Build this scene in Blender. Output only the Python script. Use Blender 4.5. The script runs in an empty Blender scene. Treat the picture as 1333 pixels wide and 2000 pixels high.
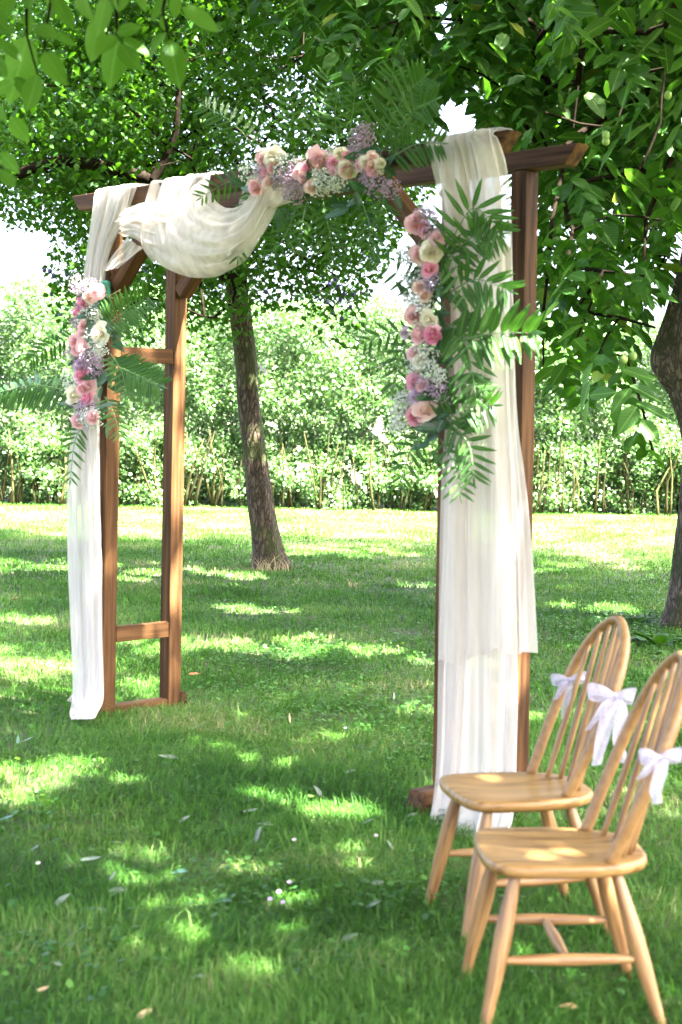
import bpy, math, random
import numpy as np
from mathutils import Vector, Matrix, noise as mnoise

# ------------------------------------------------------------------ camera, sky, sun, exposure
SC = bpy.context.scene
COL = SC.collection
rng = np.random.default_rng(11)
random.seed(11)
CAM_H, FPX, HOR, ROLL = 1.65, 3200.0, 802.0, 0.0165      # metres, focal length / horizon row in photo pixels, radians
CX = 666.5
cam_d = bpy.data.cameras.new('camera'); cam = bpy.data.objects.new('camera', cam_d); COL.objects.link(cam)
cam.matrix_world = Matrix.Translation((0, 0, CAM_H)) @ Matrix.Rotation(math.pi/2, 4, 'X') @ Matrix.Rotation(ROLL, 4, 'Z')
cam_d.sensor_fit = 'VERTICAL'; cam_d.sensor_height = 36.0; cam_d.sensor_width = 24.0
cam_d.lens = 36.0*FPX/2000.0
cam_d.shift_y = -(1000.0-HOR)/2000.0
cam_d.clip_start = 0.05; cam_d.clip_end = 2000.0
cam_d.dof.use_dof = True; cam_d.dof.focus_distance = 13.0; cam_d.dof.aperture_fstop = 4.2
SC.camera = cam

SUN_EL, SUN_AZ = math.radians(60), math.radians(126)      # azimuth clockwise from +Y (the way the camera looks)
SUN = Vector((math.cos(SUN_EL)*math.sin(SUN_AZ), math.cos(SUN_EL)*math.cos(SUN_AZ), math.sin(SUN_EL)))
w = bpy.data.worlds.new('World'); SC.world = w; w.use_nodes = True
nt = w.node_tree; bg = nt.nodes['Background']
sky = nt.nodes.new('ShaderNodeTexSky'); sky.sky_type = 'NISHITA'; sky.sun_disc = False
sky.sun_elevation = SUN_EL; sky.sun_rotation = SUN_AZ; sky.air_density = 0.45; sky.dust_density = 8.0; sky.ozone_density = 0.4
nt.links.new(sky.outputs[0], bg.inputs[0]); bg.inputs[1].default_value = 0.14
sl = bpy.data.lights.new('sun', 'SUN'); sl.energy = 5.0; sl.angle = math.radians(0.53); sl.color = (1.0, 0.96, 0.90)
so = bpy.data.objects.new('sun', sl); COL.objects.link(so); so.rotation_euler = SUN.to_track_quat('Z', 'Y').to_euler()
so.location = SUN*40
SC.view_settings.view_transform = 'Standard'; SC.view_settings.look = 'None'
SC.view_settings.exposure = 4.7; SC.view_settings.gamma = 1.0
SC.view_settings.use_curve_mapping = False
cy = SC.cycles
cy.use_denoising = True; cy.max_bounces = 12; cy.diffuse_bounces = 7; cy.glossy_bounces = 2; cy.transmission_bounces = 6
cy.transparent_max_bounces = 12; cy.sample_clamp_indirect = 8.0; cy.caustics_reflective = False; cy.caustics_refractive = False

# ------------------------------------------------------------------ projection helpers (layout planning in metres)
CT, ST = math.cos(ROLL), math.sin(ROLL)
def ray(px, py):
    up, vp = px-CX, HOR-py
    u = up*CT - vp*ST; v = up*ST + vp*CT
    return Vector((u/FPX, 1.0, v/FPX))
def at(px, py, D): return Vector((0, 0, CAM_H)) + ray(px, py)*D
def ground(px, py, z=0.0):
    r = ray(px, py); return Vector((0, 0, CAM_H)) + r*((z-CAM_H)/r.z)
def project(P):
    P = np.asarray(P, float); D = np.maximum(P[..., 1], 1e-3)
    u = P[..., 0]/D*FPX; v = (P[..., 2]-CAM_H)/D*FPX
    return CX+u*CT+v*ST, HOR-(-u*ST+v*CT), P[..., 1]

# ------------------------------------------------------------------ object helpers
WM = {}
def link(o, parent=None, mw=None):
    COL.objects.link(o)
    mw = mw.copy() if mw is not None else Matrix.Identity(4)
    if parent is not None:
        o.parent = parent; o.matrix_parent_inverse = WM[parent.name].inverted()
    o.matrix_basis = mw; WM[o.name] = mw
    return o
def tag(o, label=None, cat=None, group=None, kind=None):
    if label: o['label'] = label
    if cat: o['category'] = cat
    if group: o['group'] = group
    if kind: o['kind'] = kind
    return o
def thing(name, loc, label, cat, group=None):
    return tag(link(bpy.data.objects.new(name, None), None, Matrix.Translation(Vector(loc))), label, cat, group)
def mesh_obj(name, me, parent=None, mw=None):
    return link(bpy.data.objects.new(name, me), parent, mw)
def np_mesh(name, V, F, mat, smooth=True):
    """F: list of (n,k) int arrays"""
    me = bpy.data.meshes.new(name)
    V = np.asarray(V, np.float32); me.vertices.add(len(V)); me.vertices.foreach_set('co', V.ravel())
    if not isinstance(F, (list, tuple)): F = [F]
    F = [np.asarray(f, np.int32) for f in F if len(f)]
    idx = np.concatenate([f.ravel() for f in F]); tot = np.concatenate([np.full(len(f), f.shape[1], np.int32) for f in F])
    me.loops.add(len(idx)); me.loops.foreach_set('vertex_index', idx)
    me.polygons.add(len(tot)); st = np.zeros(len(tot), np.int32); st[1:] = np.cumsum(tot)[:-1]
    me.polygons.foreach_set('loop_start', st); me.polygons.foreach_set('loop_total', tot)
    me.polygons.foreach_set('use_smooth', np.full(len(tot), smooth, bool))
    if mat: me.materials.append(mat)
    me.update(calc_edges=True); me.validate()
    return me
class MB:
    def __init__(s): s.v = []; s.q = []; s.t = []
    def grid(s, P, closed_u=False):
        """P: (nv, nu, 3)"""
        P = np.asarray(P, float); nv, nu = P.shape[:2]; b = len(s.v); s.v += [tuple(p) for p in P.reshape(-1, 3)]
        m = nu if closed_u else nu-1
        for j in range(nv-1):
            for i in range(m):
                k = (i+1) % nu
                s.q.append((b+j*nu+i, b+j*nu+k, b+(j+1)*nu+k, b+(j+1)*nu+i))
    def tube(s, pts, rad, n=8, cap=True, flat=1.0, up=None):
        pts = [Vector(p) for p in pts]; rad = [rad]*len(pts) if np.isscalar(rad) else list(rad)
        b = len(s.v); N = len(pts); prev = None
        for i in range(N):
            t = (pts[min(i+1, N-1)]-pts[max(i-1, 0)])
            t = t.normalized() if t.length > 1e-9 else Vector((0, 0, 1))
            if prev is None:
                a = Vector(up) if up is not None else (Vector((1, 0, 0)) if abs(t.x) < 0.8 else Vector((0, 1, 0)))
            else: a = prev
            a = (a-t*a.dot(t)).normalized(); prev = a; c = t.cross(a)
            for k in range(n):
                an = 2*math.pi*k/n
                s.v.append(tuple(pts[i]+a*(rad[i]*flat*math.cos(an))+c*(rad[i]*math.sin(an))))
        for i in range(N-1):
            for k in range(n):
                l = (k+1) % n
                s.q.append((b+i*n+k, b+i*n+l, b+(i+1)*n+l, b+(i+1)*n+k))
        if cap:
            for e, r in ((0, -1), (N-1, 1)):
                m = len(s.v); c0 = sum((Vector(s.v[b+e*n+k]) for k in range(n)), Vector())/n; s.v.append(tuple(c0))
                for k in range(n):
                    l = (k+1) % n
                    s.t.append((m, b+e*n+k, b+e*n+l) if r > 0 else (m, b+e*n+l, b+e*n+k))
    def box(s, x0, x1, y0, y1, z0, z1):
        b = len(s.v); s.v += [(x, y, z) for z in (z0, z1) for y in (y0, y1) for x in (x0, x1)]
        s.q += [(b+a, b+c, b+d, b+e) for a, c, d, e in ((0, 2, 3, 1), (4, 5, 7, 6), (0, 1, 5, 4), (2, 6, 7, 3), (0, 4, 6, 2), (1, 3, 7, 5))]
    def mesh(s, name, mat, smooth=True): return np_mesh(name, s.v, [np.array(s.q, int).reshape(-1, 4), np.array(s.t, int).reshape(-1, 3)], mat, smooth)
    def build(s, name, mat, parent=None, mw=None, smooth=True, bevel=0):
        o = mesh_obj(name, s.mesh(name, mat, smooth), parent, mw)
        if bevel:
            m = o.modifiers.new('bevel', 'BEVEL'); m.width = bevel; m.segments = 2; m.limit_method = 'ANGLE'; m.harden_normals = False
        return o
def vnoise(x, y, seed=0):
    xi = np.floor(x).astype(np.int64); yi = np.floor(y).astype(np.int64); xf = x-xi; yf = y-yi
    def h(a, b):
        n = (a*374761393 + b*668265263 + seed*974711) & 0x7fffffff
        n = ((n ^ (n >> 13))*1274126177) & 0x7fffffff
        return (n & 0xffff)/65535.0
    u = xf*xf*(3-2*xf); v = yf*yf*(3-2*yf)
    return (h(xi, yi)*(1-u)+h(xi+1, yi)*u)*(1-v) + (h(xi, yi+1)*(1-u)+h(xi+1, yi+1)*u)*v
def axes_mw(o, x, n):
    """matrix with local x along x, local z near n"""
    x = Vector(x).normalized(); n = Vector(n); y = n.cross(x)
    y = y.normalized() if y.length > 1e-6 else x.orthogonal().normalized()
    z = x.cross(y)
    return Matrix.Translation(Vector(o)) @ Matrix((x, y, z)).transposed().to_4x4()
def catmull(P, m):
    P = np.asarray(P, float); n = len(P); t = np.linspace(0, n-1, m); i = np.clip(t.astype(int), 0, n-2); f = (t-i)[:, None]
    p0 = P[np.maximum(i-1, 0)]; p1 = P[i]; p2 = P[i+1]; p3 = P[np.minimum(i+2, n-1)]
    return 0.5*((2*p1)+(-p0+p2)*f+(2*p0-5*p1+4*p2-p3)*f*f+(-p0+3*p1-3*p2+p3)*f**3)

# ------------------------------------------------------------------ materials
def new_mat(name):
    m = bpy.data.materials.new(name); m.use_nodes = True; n = m.node_tree; n.nodes.clear()
    out = n.nodes.new('ShaderNodeOutputMaterial'); return m, n, out
def N(n, t, **k):
    x = n.nodes.new(t)
    for a, b in k.items(): setattr(x, a, b)
    return x
def ramp(n, cols, fac=None):
    r = N(n, 'ShaderNodeValToRGB'); e = r.color_ramp.elements
    while len(e) < len(cols): e.new(0.5)
    for i, (p, c) in enumerate(cols): e[i].position = p; e[i].color = (*c, 1)
    if fac is not None: n.links.new(fac, r.inputs[0])
    return r
def rnd_fac(n):
    g = N(n, 'ShaderNodeNewGeometry'); o = N(n, 'ShaderNodeObjectInfo')
    a = N(n, 'ShaderNodeMath', operation='ADD'); f = N(n, 'ShaderNodeMath', operation='FRACT')
    n.links.new(g.outputs['Random Per Island'], a.inputs[0]); n.links.new(o.outputs['Random'], a.inputs[1]); n.links.new(a.outputs[0], f.inputs[0])
    return f.outputs[0]
def leaf_mat(name, cols, tcol=(0.16, 0.34, 0.03), trans=0.4, rough=0.42, spec=0.5, vein=None, patch=0):
    m, n, out = new_mat(name); L = n.links.new
    fac = rnd_fac(n)
    if patch:
        g = N(n, 'ShaderNodeNewGeometry'); nz = N(n, 'ShaderNodeTexNoise'); nz.inputs['Scale'].default_value = patch; L(g.outputs['Position'], nz.inputs['Vector'])
        nz.inputs['Detail'].default_value = 3
        a = N(n, 'ShaderNodeMath', operation='MULTIPLY_ADD'); L(nz.outputs[0], a.inputs[0]); a.inputs[1].default_value = 2.2; a.inputs[2].default_value = -1.08
        b = N(n, 'ShaderNodeMath', operation='MULTIPLY_ADD'); L(fac, b.inputs[0]); b.inputs[1].default_value = 0.75; L(a.outputs[0], b.inputs[2]); fac = b.outputs[0]
    r = ramp(n, cols, fac); col = r.outputs[0]
    p = N(n, 'ShaderNodeBsdfPrincipled'); p.inputs['Roughness'].default_value = rough; p.inputs['Specular IOR Level'].default_value = spec
    if vein:
        tc = N(n, 'ShaderNodeTexCoord'); s = N(n, 'ShaderNodeSeparateXYZ'); L(tc.outputs['Object'], s.inputs[0])
        ab = N(n, 'ShaderNodeMath', operation='ABSOLUTE'); L(s.outputs[1], ab.inputs[0])
        mr = N(n, 'ShaderNodeMapRange'); L(ab.outputs[0], mr.inputs[0]); mr.inputs[1].default_value = 0.012; mr.inputs[2].default_value = 0.03; mr.inputs[3].default_value = 1; mr.inputs[4].default_value = 0
        # side veins: bands of x - |y|
        sv = N(n, 'ShaderNodeMath', operation='MULTIPLY_ADD'); L(ab.outputs[0], sv.inputs[0]); sv.inputs[1].default_value = -0.8; L(s.outputs[0], sv.inputs[2])
        sc = N(n, 'ShaderNodeMath', operation='MULTIPLY'); L(sv.outputs[0], sc.inputs[0]); sc.inputs[1].default_value = 62.0
        sn = N(n, 'ShaderNodeMath', operation='SINE'); L(sc.outputs[0], sn.inputs[0])
        sm = N(n, 'ShaderNodeMapRange'); L(sn.outputs[0], sm.inputs[0]); sm.inputs[1].default_value = 0.75; sm.inputs[2].default_value = 1.0; sm.inputs[3].default_value = 0; sm.inputs[4].default_value = 0.45
        mx = N(n, 'ShaderNodeMath', operation='MAXIMUM'); L(mr.outputs[0], mx.inputs[0]); L(sm.outputs[0], mx.inputs[1])
        cm = N(n, 'ShaderNodeMixRGB'); L(mx.outputs[0], cm.inputs[0]); L(col, cm.inputs[1]); cm.inputs[2].default_value = (*vein, 1); col = cm.outputs[0]
        bp = N(n, 'ShaderNodeBump'); bp.inputs['Strength'].default_value = 0.35; bp.inputs['Distance'].default_value = 0.01; L(mx.outputs[0], bp.inputs['Height']); L(bp.outputs[0], p.inputs['Normal'])
    L(col, p.inputs['Base Color'])
    t = N(n, 'ShaderNodeBsdfTranslucent')
    tm = N(n, 'ShaderNodeMixRGB', blend_type='MIX'); tm.inputs[0].default_value = 0.7; L(col, tm.inputs[1]); tm.inputs[2].default_value = (*tcol, 1); L(tm.outputs[0], t.inputs[0])
    mix = N(n, 'ShaderNodeMixShader'); mix.inputs[0].default_value = trans; L(p.outputs[0], mix.inputs[1]); L(t.outputs[0], mix.inputs[2]); L(mix.outputs[0], out.inputs[0])
    return m
def noise_mat(name, cols, scale=(1, 1, 1), nscale=8.0, rough=0.7, bump=0.3, bdist=0.01, detail=6, spec=0.4, wave=None, coord='Object', objvar=0.0, knots=None):
    m, n, out = new_mat(name); L = n.links.new
    tc = N(n, 'ShaderNodeTexCoord'); mp = N(n, 'ShaderNodeMapping'); mp.inputs['Scale'].default_value = scale
    if coord == 'Position':
        g = N(n, 'ShaderNodeNewGeometry'); L(g.outputs['Position'], mp.inputs[0])
    else: L(tc.outputs[coord], mp.inputs[0])
    oi = N(n, 'ShaderNodeObjectInfo'); ml = N(n, 'ShaderNodeMath', operation='MULTIPLY'); L(oi.outputs['Random'], ml.inputs[0]); ml.inputs[1].default_value = 37.0
    va = N(n, 'ShaderNodeVectorMath', operation='ADD'); L(mp.outputs[0], va.inputs[0]); L(ml.outputs[0], va.inputs[1])
    nz = N(n, 'ShaderNodeTexNoise'); nz.inputs['Scale'].default_value = nscale; nz.inputs['Detail'].default_value = detail; L(va.outputs[0], nz.inputs['Vector'])
    fac = nz.outputs[0]
    if objvar:
        ov = N(n, 'ShaderNodeMath', operation='MULTIPLY_ADD'); L(oi.outputs['Random'], ov.inputs[0]); ov.inputs[1].default_value = objvar; L(fac, ov.inputs[2])
        os_ = N(n, 'ShaderNodeMath', operation='SUBTRACT'); L(ov.outputs[0], os_.inputs[0]); os_.inputs[1].default_value = objvar/2; fac = os_.outputs[0]
    r = ramp(n, cols, fac)
    if knots:
        km = N(n, 'ShaderNodeMapping'); km.inputs['Scale'].default_value = knots[0]; L(tc.outputs['Object'], km.inputs[0]); ka = N(n, 'ShaderNodeVectorMath', operation='ADD'); L(km.outputs[0], ka.inputs[0]); L(ml.outputs[0], ka.inputs[1])
        kv = N(n, 'ShaderNodeTexVoronoi'); kv.inputs['Scale'].default_value = 1.0; L(ka.outputs[0], kv.inputs['Vector'])
        kr = N(n, 'ShaderNodeMapRange'); L(kv.outputs['Distance'], kr.inputs[0]); kr.inputs[1].default_value = .09; kr.inputs[2].default_value = .17; kr.inputs[3].default_value = .85; kr.inputs[4].default_value = 0
        kx = N(n, 'ShaderNodeMixRGB'); L(kr.outputs[0], kx.inputs[0]); L(r.outputs[0], kx.inputs[1]); kx.inputs[2].default_value = (*knots[1], 1); r = kx
    p = N(n, 'ShaderNodeBsdfPrincipled'); p.inputs['Roughness'].default_value = rough; p.inputs['Specular IOR Level'].default_value = spec
    L(r.outputs[0], p.inputs['Base Color'])
    b = N(n, 'ShaderNodeBump'); b.inputs['Strength'].default_value = bump; b.inputs['Distance'].default_value = bdist; L(nz.outputs[0], b.inputs['Height']); L(b.outputs[0], p.inputs['Normal'])
    L(p.outputs[0], out.inputs[0]); return m
def bark_mat(name, c0, c1, moss):
    m, n, out = new_mat(name); L = n.links.new
    tc = N(n, 'ShaderNodeTexCoord'); mp = N(n, 'ShaderNodeMapping'); mp.inputs['Scale'].default_value = (1, 1, 0.28); L(tc.outputs['Object'], mp.inputs[0])
    v = N(n, 'ShaderNodeTexVoronoi', feature='DISTANCE_TO_EDGE'); v.inputs['Scale'].default_value = 26; 
    nz = N(n, 'ShaderNodeTexNoise'); nz.inputs['Scale'].default_value = 20; nz.inputs['Detail'].default_value = 8; L(mp.outputs[0], nz.inputs['Vector'])
    ad = N(n, 'ShaderNodeVectorMath', operation='MULTIPLY_ADD'); L(nz.outputs['Color'], ad.inputs[0]); ad.inputs[1].default_value = (0.08, 0.08, 0.08); L(mp.outputs[0], ad.inputs[2]); L(ad.outputs[0], v.inputs['Vector'])
    mr = N(n, 'ShaderNodeMapRange'); L(v.outputs['Distance'], mr.inputs[0]); mr.inputs[2].default_value = 0.25
    mu = N(n, 'ShaderNodeMath', operation='MULTIPLY'); L(mr.outputs[0], mu.inputs[0]); L(nz.outputs[0], mu.inputs[1])
    r = ramp(n, [(0.0, c0), (0.55, c1)], mu.outputs[0])
    n2 = N(n, 'ShaderNodeTexNoise'); n2.inputs['Scale'].default_value = 3.1; n2.inputs['Detail'].default_value = 7; n2.inputs['Roughness'].default_value = 0.7; L(tc.outputs['Object'], n2.inputs['Vector'])
    mm = N(n, 'ShaderNodeMapRange'); L(n2.outputs[0], mm.inputs[0]); mm.inputs[1].default_value = 0.5; mm.inputs[2].default_value = 0.58; mm.inputs[4].default_value = 0.85
    cm = N(n, 'ShaderNodeMixRGB'); L(mm.outputs[0], cm.inputs[0]); L(r.outputs[0], cm.inputs[1]); cm.inputs[2].default_value = (*moss, 1)
    p = N(n, 'ShaderNodeBsdfPrincipled'); p.inputs['Roughness'].default_value = 0.85; p.inputs['Specular IOR Level'].default_value = 0.25; L(cm.outputs[0], p.inputs['Base Color'])
    b = N(n, 'ShaderNodeBump'); b.inputs['Strength'].default_value = 0.9; b.inputs['Distance'].default_value = 0.03; L(mu.outputs[0], b.inputs['Height']); L(b.outputs[0], p.inputs['Normal'])
    L(p.outputs[0], out.inputs[0]); return m
def tulle_mat(name, col, clear=0.3):
    m, n, out = new_mat(name); L = n.links.new
    d = N(n, 'ShaderNodeBsdfDiffuse'); d.inputs[0].default_value = (*col, 1)
    t = N(n, 'ShaderNodeBsdfTranslucent'); t.inputs[0].default_value = (*col, 1)
    a = N(n, 'ShaderNodeMixShader'); a.inputs[0].default_value = 0.45; L(d.outputs[0], a.inputs[1]); L(t.outputs[0], a.inputs[2])
    tr = N(n, 'ShaderNodeBsdfTransparent')
    tc = N(n, 'ShaderNodeTexCoord'); nz = N(n, 'ShaderNodeTexNoise'); nz.inputs['Scale'].default_value = 14; nz.inputs['Detail'].default_value = 3
    mp = N(n, 'ShaderNodeMapping'); mp.inputs['Scale'].default_value = (1, 1, 0.08); L(tc.outputs['Object'], mp.inputs[0]); L(mp.outputs[0], nz.inputs['Vector'])
    mr = N(n, 'ShaderNodeMapRange'); L(nz.outputs[0], mr.inputs[0]); mr.inputs[1].default_value = 0.35; mr.inputs[2].default_value = 0.65; mr.inputs[3].default_value = max(0, clear-0.12); mr.inputs[4].default_value = clear+0.12
    # tulle turns denser where it is seen along its surface
    b = N(n, 'ShaderNodeMixShader'); L(mr.outputs[0], b.inputs[0]); L(a.outputs[0], b.inputs[1]); L(tr.outputs[0], b.inputs[2]); L(b.outputs[0], out.inputs[0])
    return m
def lace_mat(name, col):
    m, n, out = new_mat(name); L = n.links.new
    d = N(n, 'ShaderNodeBsdfDiffuse'); d.inputs[0].default_value = (*col, 1)
    t = N(n, 'ShaderNodeBsdfTranslucent'); t.inputs[0].default_value = (*col, 1)
    a = N(n, 'ShaderNodeMixShader'); a.inputs[0].default_value = 0.4; L(d.outputs[0], a.inputs[1]); L(t.outputs[0], a.inputs[2])
    tr = N(n, 'ShaderNodeBsdfTransparent'); tc = N(n, 'ShaderNodeTexCoord')
    v = N(n, 'ShaderNodeTexVoronoi', feature='DISTANCE_TO_EDGE'); v.inputs['Scale'].default_value = 260; L(tc.outputs['Object'], v.inputs['Vector'])
    n2 = N(n, 'ShaderNodeTexNoise'); n2.inputs['Scale'].default_value = 60; L(tc.outputs['Object'], n2.inputs['Vector'])
    s = N(n, 'ShaderNodeMath', operation='MULTIPLY_ADD'); L(n2.outputs[0], s.inputs[0]); s.inputs[1].default_value = -0.6; L(v.outputs['Distance'], s.inputs[2])
    mr = N(n, 'ShaderNodeMapRange'); L(s.outputs[0], mr.inputs[0]); mr.inputs[1].default_value = -0.16; mr.inputs[2].default_value = -0.06; mr.inputs[3].default_value = 0.12; mr.inputs[4].default_value = 0.5
    b = N(n, 'ShaderNodeMixShader'); L(mr.outputs[0], b.inputs[0]); L(a.outputs[0], b.inputs[1]); L(tr.outputs[0], b.inputs[2]); L(b.outputs[0], out.inputs[0])
    return m
def plain(name, col, rough=0.5, spec=0.4, sss=0.0, vary=None):
    m, n, out = new_mat(name); L = n.links.new
    p = N(n, 'ShaderNodeBsdfPrincipled'); p.inputs['Roughness'].default_value = rough; p.inputs['Specular IOR Level'].default_value = spec
    tc = N(n, 'ShaderNodeTexCoord'); nz = N(n, 'ShaderNodeTexNoise'); nz.inputs['Scale'].default_value = 9; L(tc.outputs['Object'], nz.inputs['Vector'])
    c2 = vary or tuple(c*0.75 for c in col)
    r = ramp(n, [(0.3, c2), (0.7, col)], nz.outputs[0]); L(r.outputs[0], p.inputs['Base Color'])
    t = N(n, 'ShaderNodeBsdfTranslucent'); L(r.outputs[0], t.inputs[0]); mx = N(n, 'ShaderNodeMixShader'); mx.inputs[0].default_value = sss
    L(p.outputs[0], mx.inputs[1]); L(t.outputs[0], mx.inputs[2]); L(mx.outputs[0], out.inputs[0]); return m
M = {}
M['soil'] = noise_mat('soil_and_moss', [(0.3, (0.018, 0.022, 0.007)), (0.5, (0.03, 0.042, 0.010)), (0.7, (0.055, 0.05, 0.02))], nscale=3.0, rough=0.95, bump=0.6, bdist=0.03, coord='Position', detail=9)
M['grass'] = leaf_mat('grass_blades', [(0.0, (0.012, 0.046, 0.006)), (0.3, (0.033, 0.108, 0.012)), (0.62, (0.072, 0.168, 0.026)), (0.88, (0.14, 0.20, 0.06)), (1.0, (0.29, 0.25, 0.13))], tcol=(0.11, 0.27, 0.018), trans=0.28, rough=0.55, spec=0.12, patch=0.8)
M['clover'] = leaf_mat('ground_cover_leaves', [(0, (0.014, 0.06, 0.012)), (0.6, (0.03, 0.10, 0.016)), (1, (0.06, 0.15, 0.025))], trans=0.25, rough=0.5, spec=.2)
M['plum_leaf'] = leaf_mat('plum_leaves', [(0, (0.010, 0.042, 0.004)), (0.5, (0.022, 0.078, 0.007)), (1, (0.045, 0.12, 0.012))], tcol=(0.085, 0.25, 0.006), trans=0.34, rough=0.5, spec=0.18)
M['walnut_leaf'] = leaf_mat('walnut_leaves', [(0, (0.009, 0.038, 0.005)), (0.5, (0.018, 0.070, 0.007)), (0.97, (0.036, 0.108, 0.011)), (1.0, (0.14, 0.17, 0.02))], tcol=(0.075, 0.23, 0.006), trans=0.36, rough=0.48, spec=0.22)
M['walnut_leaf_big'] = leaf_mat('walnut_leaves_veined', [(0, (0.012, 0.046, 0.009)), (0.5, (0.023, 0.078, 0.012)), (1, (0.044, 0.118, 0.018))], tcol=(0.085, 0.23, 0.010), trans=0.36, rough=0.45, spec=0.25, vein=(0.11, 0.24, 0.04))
M['walnut_leaf_near'] = leaf_mat('walnut_leaves_brightened', [(0, (0.035, 0.11, 0.016)), (0.5, (0.055, 0.15, 0.02)), (1, (0.09, 0.20, 0.03))], tcol=(0.19, 0.42, 0.02), trans=0.5, rough=0.45, spec=0.2, vein=(0.10, 0.22, 0.04))  # fresh light green, brightened in place of sun glowing through these shaded leaves
M['hedge_leaf'] = leaf_mat('hedge_leaves', [(0, (0.022, 0.065, 0.012)), (0.5, (0.055, 0.13, 0.03)), (1, (0.12, 0.21, 0.07))], tcol=(0.15, 0.30, 0.05), trans=0.28, rough=0.35, spec=0.55)
M['frond'] = leaf_mat('palm_fronds', [(0, (0.010, 0.036, 0.006)), (0.5, (0.022, 0.070, 0.010)), (1, (0.055, 0.125, 0.016))], tcol=(0.09, 0.27, 0.015), trans=0.22, rough=0.42, spec=0.3, vein=(0.05, 0.15, 0.03))
M['ruscus'] = leaf_mat('dark_greenery', [(0, (0.007, 0.034, 0.012)), (0.6, (0.013, 0.055, 0.018)), (1, (0.032, 0.085, 0.036))], tcol=(0.08, 0.25, 0.04), trans=0.22, rough=0.36, vein=(0.04, 0.12, 0.05))
M['fallen'] = leaf_mat('fallen_leaf_pale', [(0, (0.05, 0.085, 0.05)), (0.6, (0.095, 0.125, 0.09)), (1, (0.16, 0.185, 0.15))], tcol=(0.3, 0.4, 0.2), trans=0.12, rough=0.4, vein=(0.2, 0.25, 0.18))
M['fallen_dark'] = leaf_mat('fallen_leaf_dark', [(0, (0.03, 0.10, 0.07)), (1, (0.06, 0.16, 0.11))], trans=0.1, rough=0.35, vein=(0.12, 0.2, 0.14))
M['fallen_tan'] = leaf_mat('fallen_leaf_tan', [(0, (0.40, 0.26, 0.10)), (1, (0.52, 0.40, 0.2))], tcol=(0.4, 0.25, 0.1), trans=0.1, rough=0.55, vein=(0.3, 0.2, 0.1))
M['fallen_brown'] = leaf_mat('fallen_leaf_brown', [(0, (0.18, 0.06, 0.02)), (1, (0.28, 0.11, 0.04))], tcol=(0.3, 0.1, 0.05), trans=0.1, rough=0.6)
M['plum_bark'] = bark_mat('plum_bark', (0.018, 0.013, 0.008), (0.105, 0.075, 0.046), (0.038, 0.048, 0.010))
M['walnut_bark'] = bark_mat('walnut_bark', (0.028, 0.022, 0.016), (0.16, 0.12, 0.085), (0.034, 0.038, 0.010))
M['twig'] = noise_mat('twig_bark', [(0.3, (0.006, 0.0045, 0.003)), (0.7, (0.018, 0.013, 0.009))], nscale=20, rough=0.95, spec=0.03)
M['cane'] = noise_mat('hedge_canes', [(0.3, (0.014, 0.015, 0.005)), (0.7, (0.04, 0.040, 0.013))], scale=(1, 1, 0.2), nscale=18, spec=.1, rough=0.85, objvar=0.5)
M['stain'] = noise_mat('stained_timber', [(0.28, (0.022, 0.0095, 0.0035)), (0.5, (0.070, 0.033, 0.012)), (0.72, (0.125, 0.062, 0.024))], scale=(0.8, 16, 16), nscale=2.4, spec=0.1, rough=0.6, bump=0.25, bdist=0.006, objvar=0.2, detail=8, knots=((2.0, 7, 7), (0.010, 0.004, 0.002)))
M['pine'] = noise_mat('varnished_pine', [(0.36, (0.13, 0.062, 0.016)), (0.5, (0.235, 0.13, 0.040)), (0.62, (0.30, 0.175, 0.058))], scale=(1.0, 18, 18), nscale=3.0, rough=0.42, bump=0.05, bdist=0.003, objvar=0.1, spec=0.4, knots=((3.0, 8, 8), (0.09, 0.04, 0.012)))
M['pine_z'] = noise_mat('varnished_pine_turned', [(0.36, (0.14, 0.066, 0.022)), (0.5, (0.225, 0.122, 0.042)), (0.62, (0.28, 0.16, 0.058))], scale=(22, 22, 1.6), nscale=3.0, rough=0.45, bump=0.05, bdist=0.003, objvar=0.1, spec=0.5)
M['pine_bent'] = noise_mat('varnished_pine_bent', [(0.3, (0.19, 0.10, 0.033)), (0.5, (0.235, 0.13, 0.045)), (0.7, (0.27, 0.152, 0.055))], nscale=45, rough=0.45, bump=0.04, bdist=0.002, spec=0.4)
M['tulle'] = tulle_mat('cream_tulle', (0.70, 0.65, 0.59), 0.42)
M['tulle_w'] = tulle_mat('white_tulle', (0.68, 0.65, 0.62), 0.32)
M['lace'] = lace_mat('lilac_lace', (0.56, 0.53, 0.63))
M['foam'] = plain('green_foam', (0.02, 0.20, 0.13), 0.6)
M['raffia'] = plain('raffia', (0.5, 0.42, 0.2), 0.7)
for k, c, c2 in (('cream', (0.84, 0.81, 0.69), (0.83, 0.77, 0.60)), ('blush', (0.85, 0.61, 0.61), (0.84, 0.52, 0.53)), ('pink', (0.82, 0.44, 0.52), (0.80, 0.33, 0.43)),
                 ('hot', (0.80, 0.26, 0.44), (0.82, 0.42, 0.52)), ('peach', (0.85, 0.64, 0.56), (0.85, 0.68, 0.60)), ('mauve', (0.64, 0.50, 0.62), (0.60, 0.45, 0.57))):
    M['rose_'+k] = plain('rose_'+k, c, 0.6, 0.2, 0.42, c2)
M['gyp_w'] = plain('tiny_white_flowers', (0.84, 0.85, 0.78), 0.7, 0.2, 0.2, (0.7, 0.74, 0.64))
M['gyp_l'] = plain('tiny_lilac_flowers', (0.46, 0.30, 0.44), 0.7, 0.2, 0.2, (0.62, 0.46, 0.58))
M['stemgreen'] = plain('flower_stems', (0.10, 0.20, 0.06), 0.6)
M['walnut_fruit'] = plain('green_walnut', (0.22, 0.34, 0.08), 0.5)
M['plum_fruit'] = plain('plum_skin', (0.035, 0.04, 0.12), 0.45)
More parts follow.
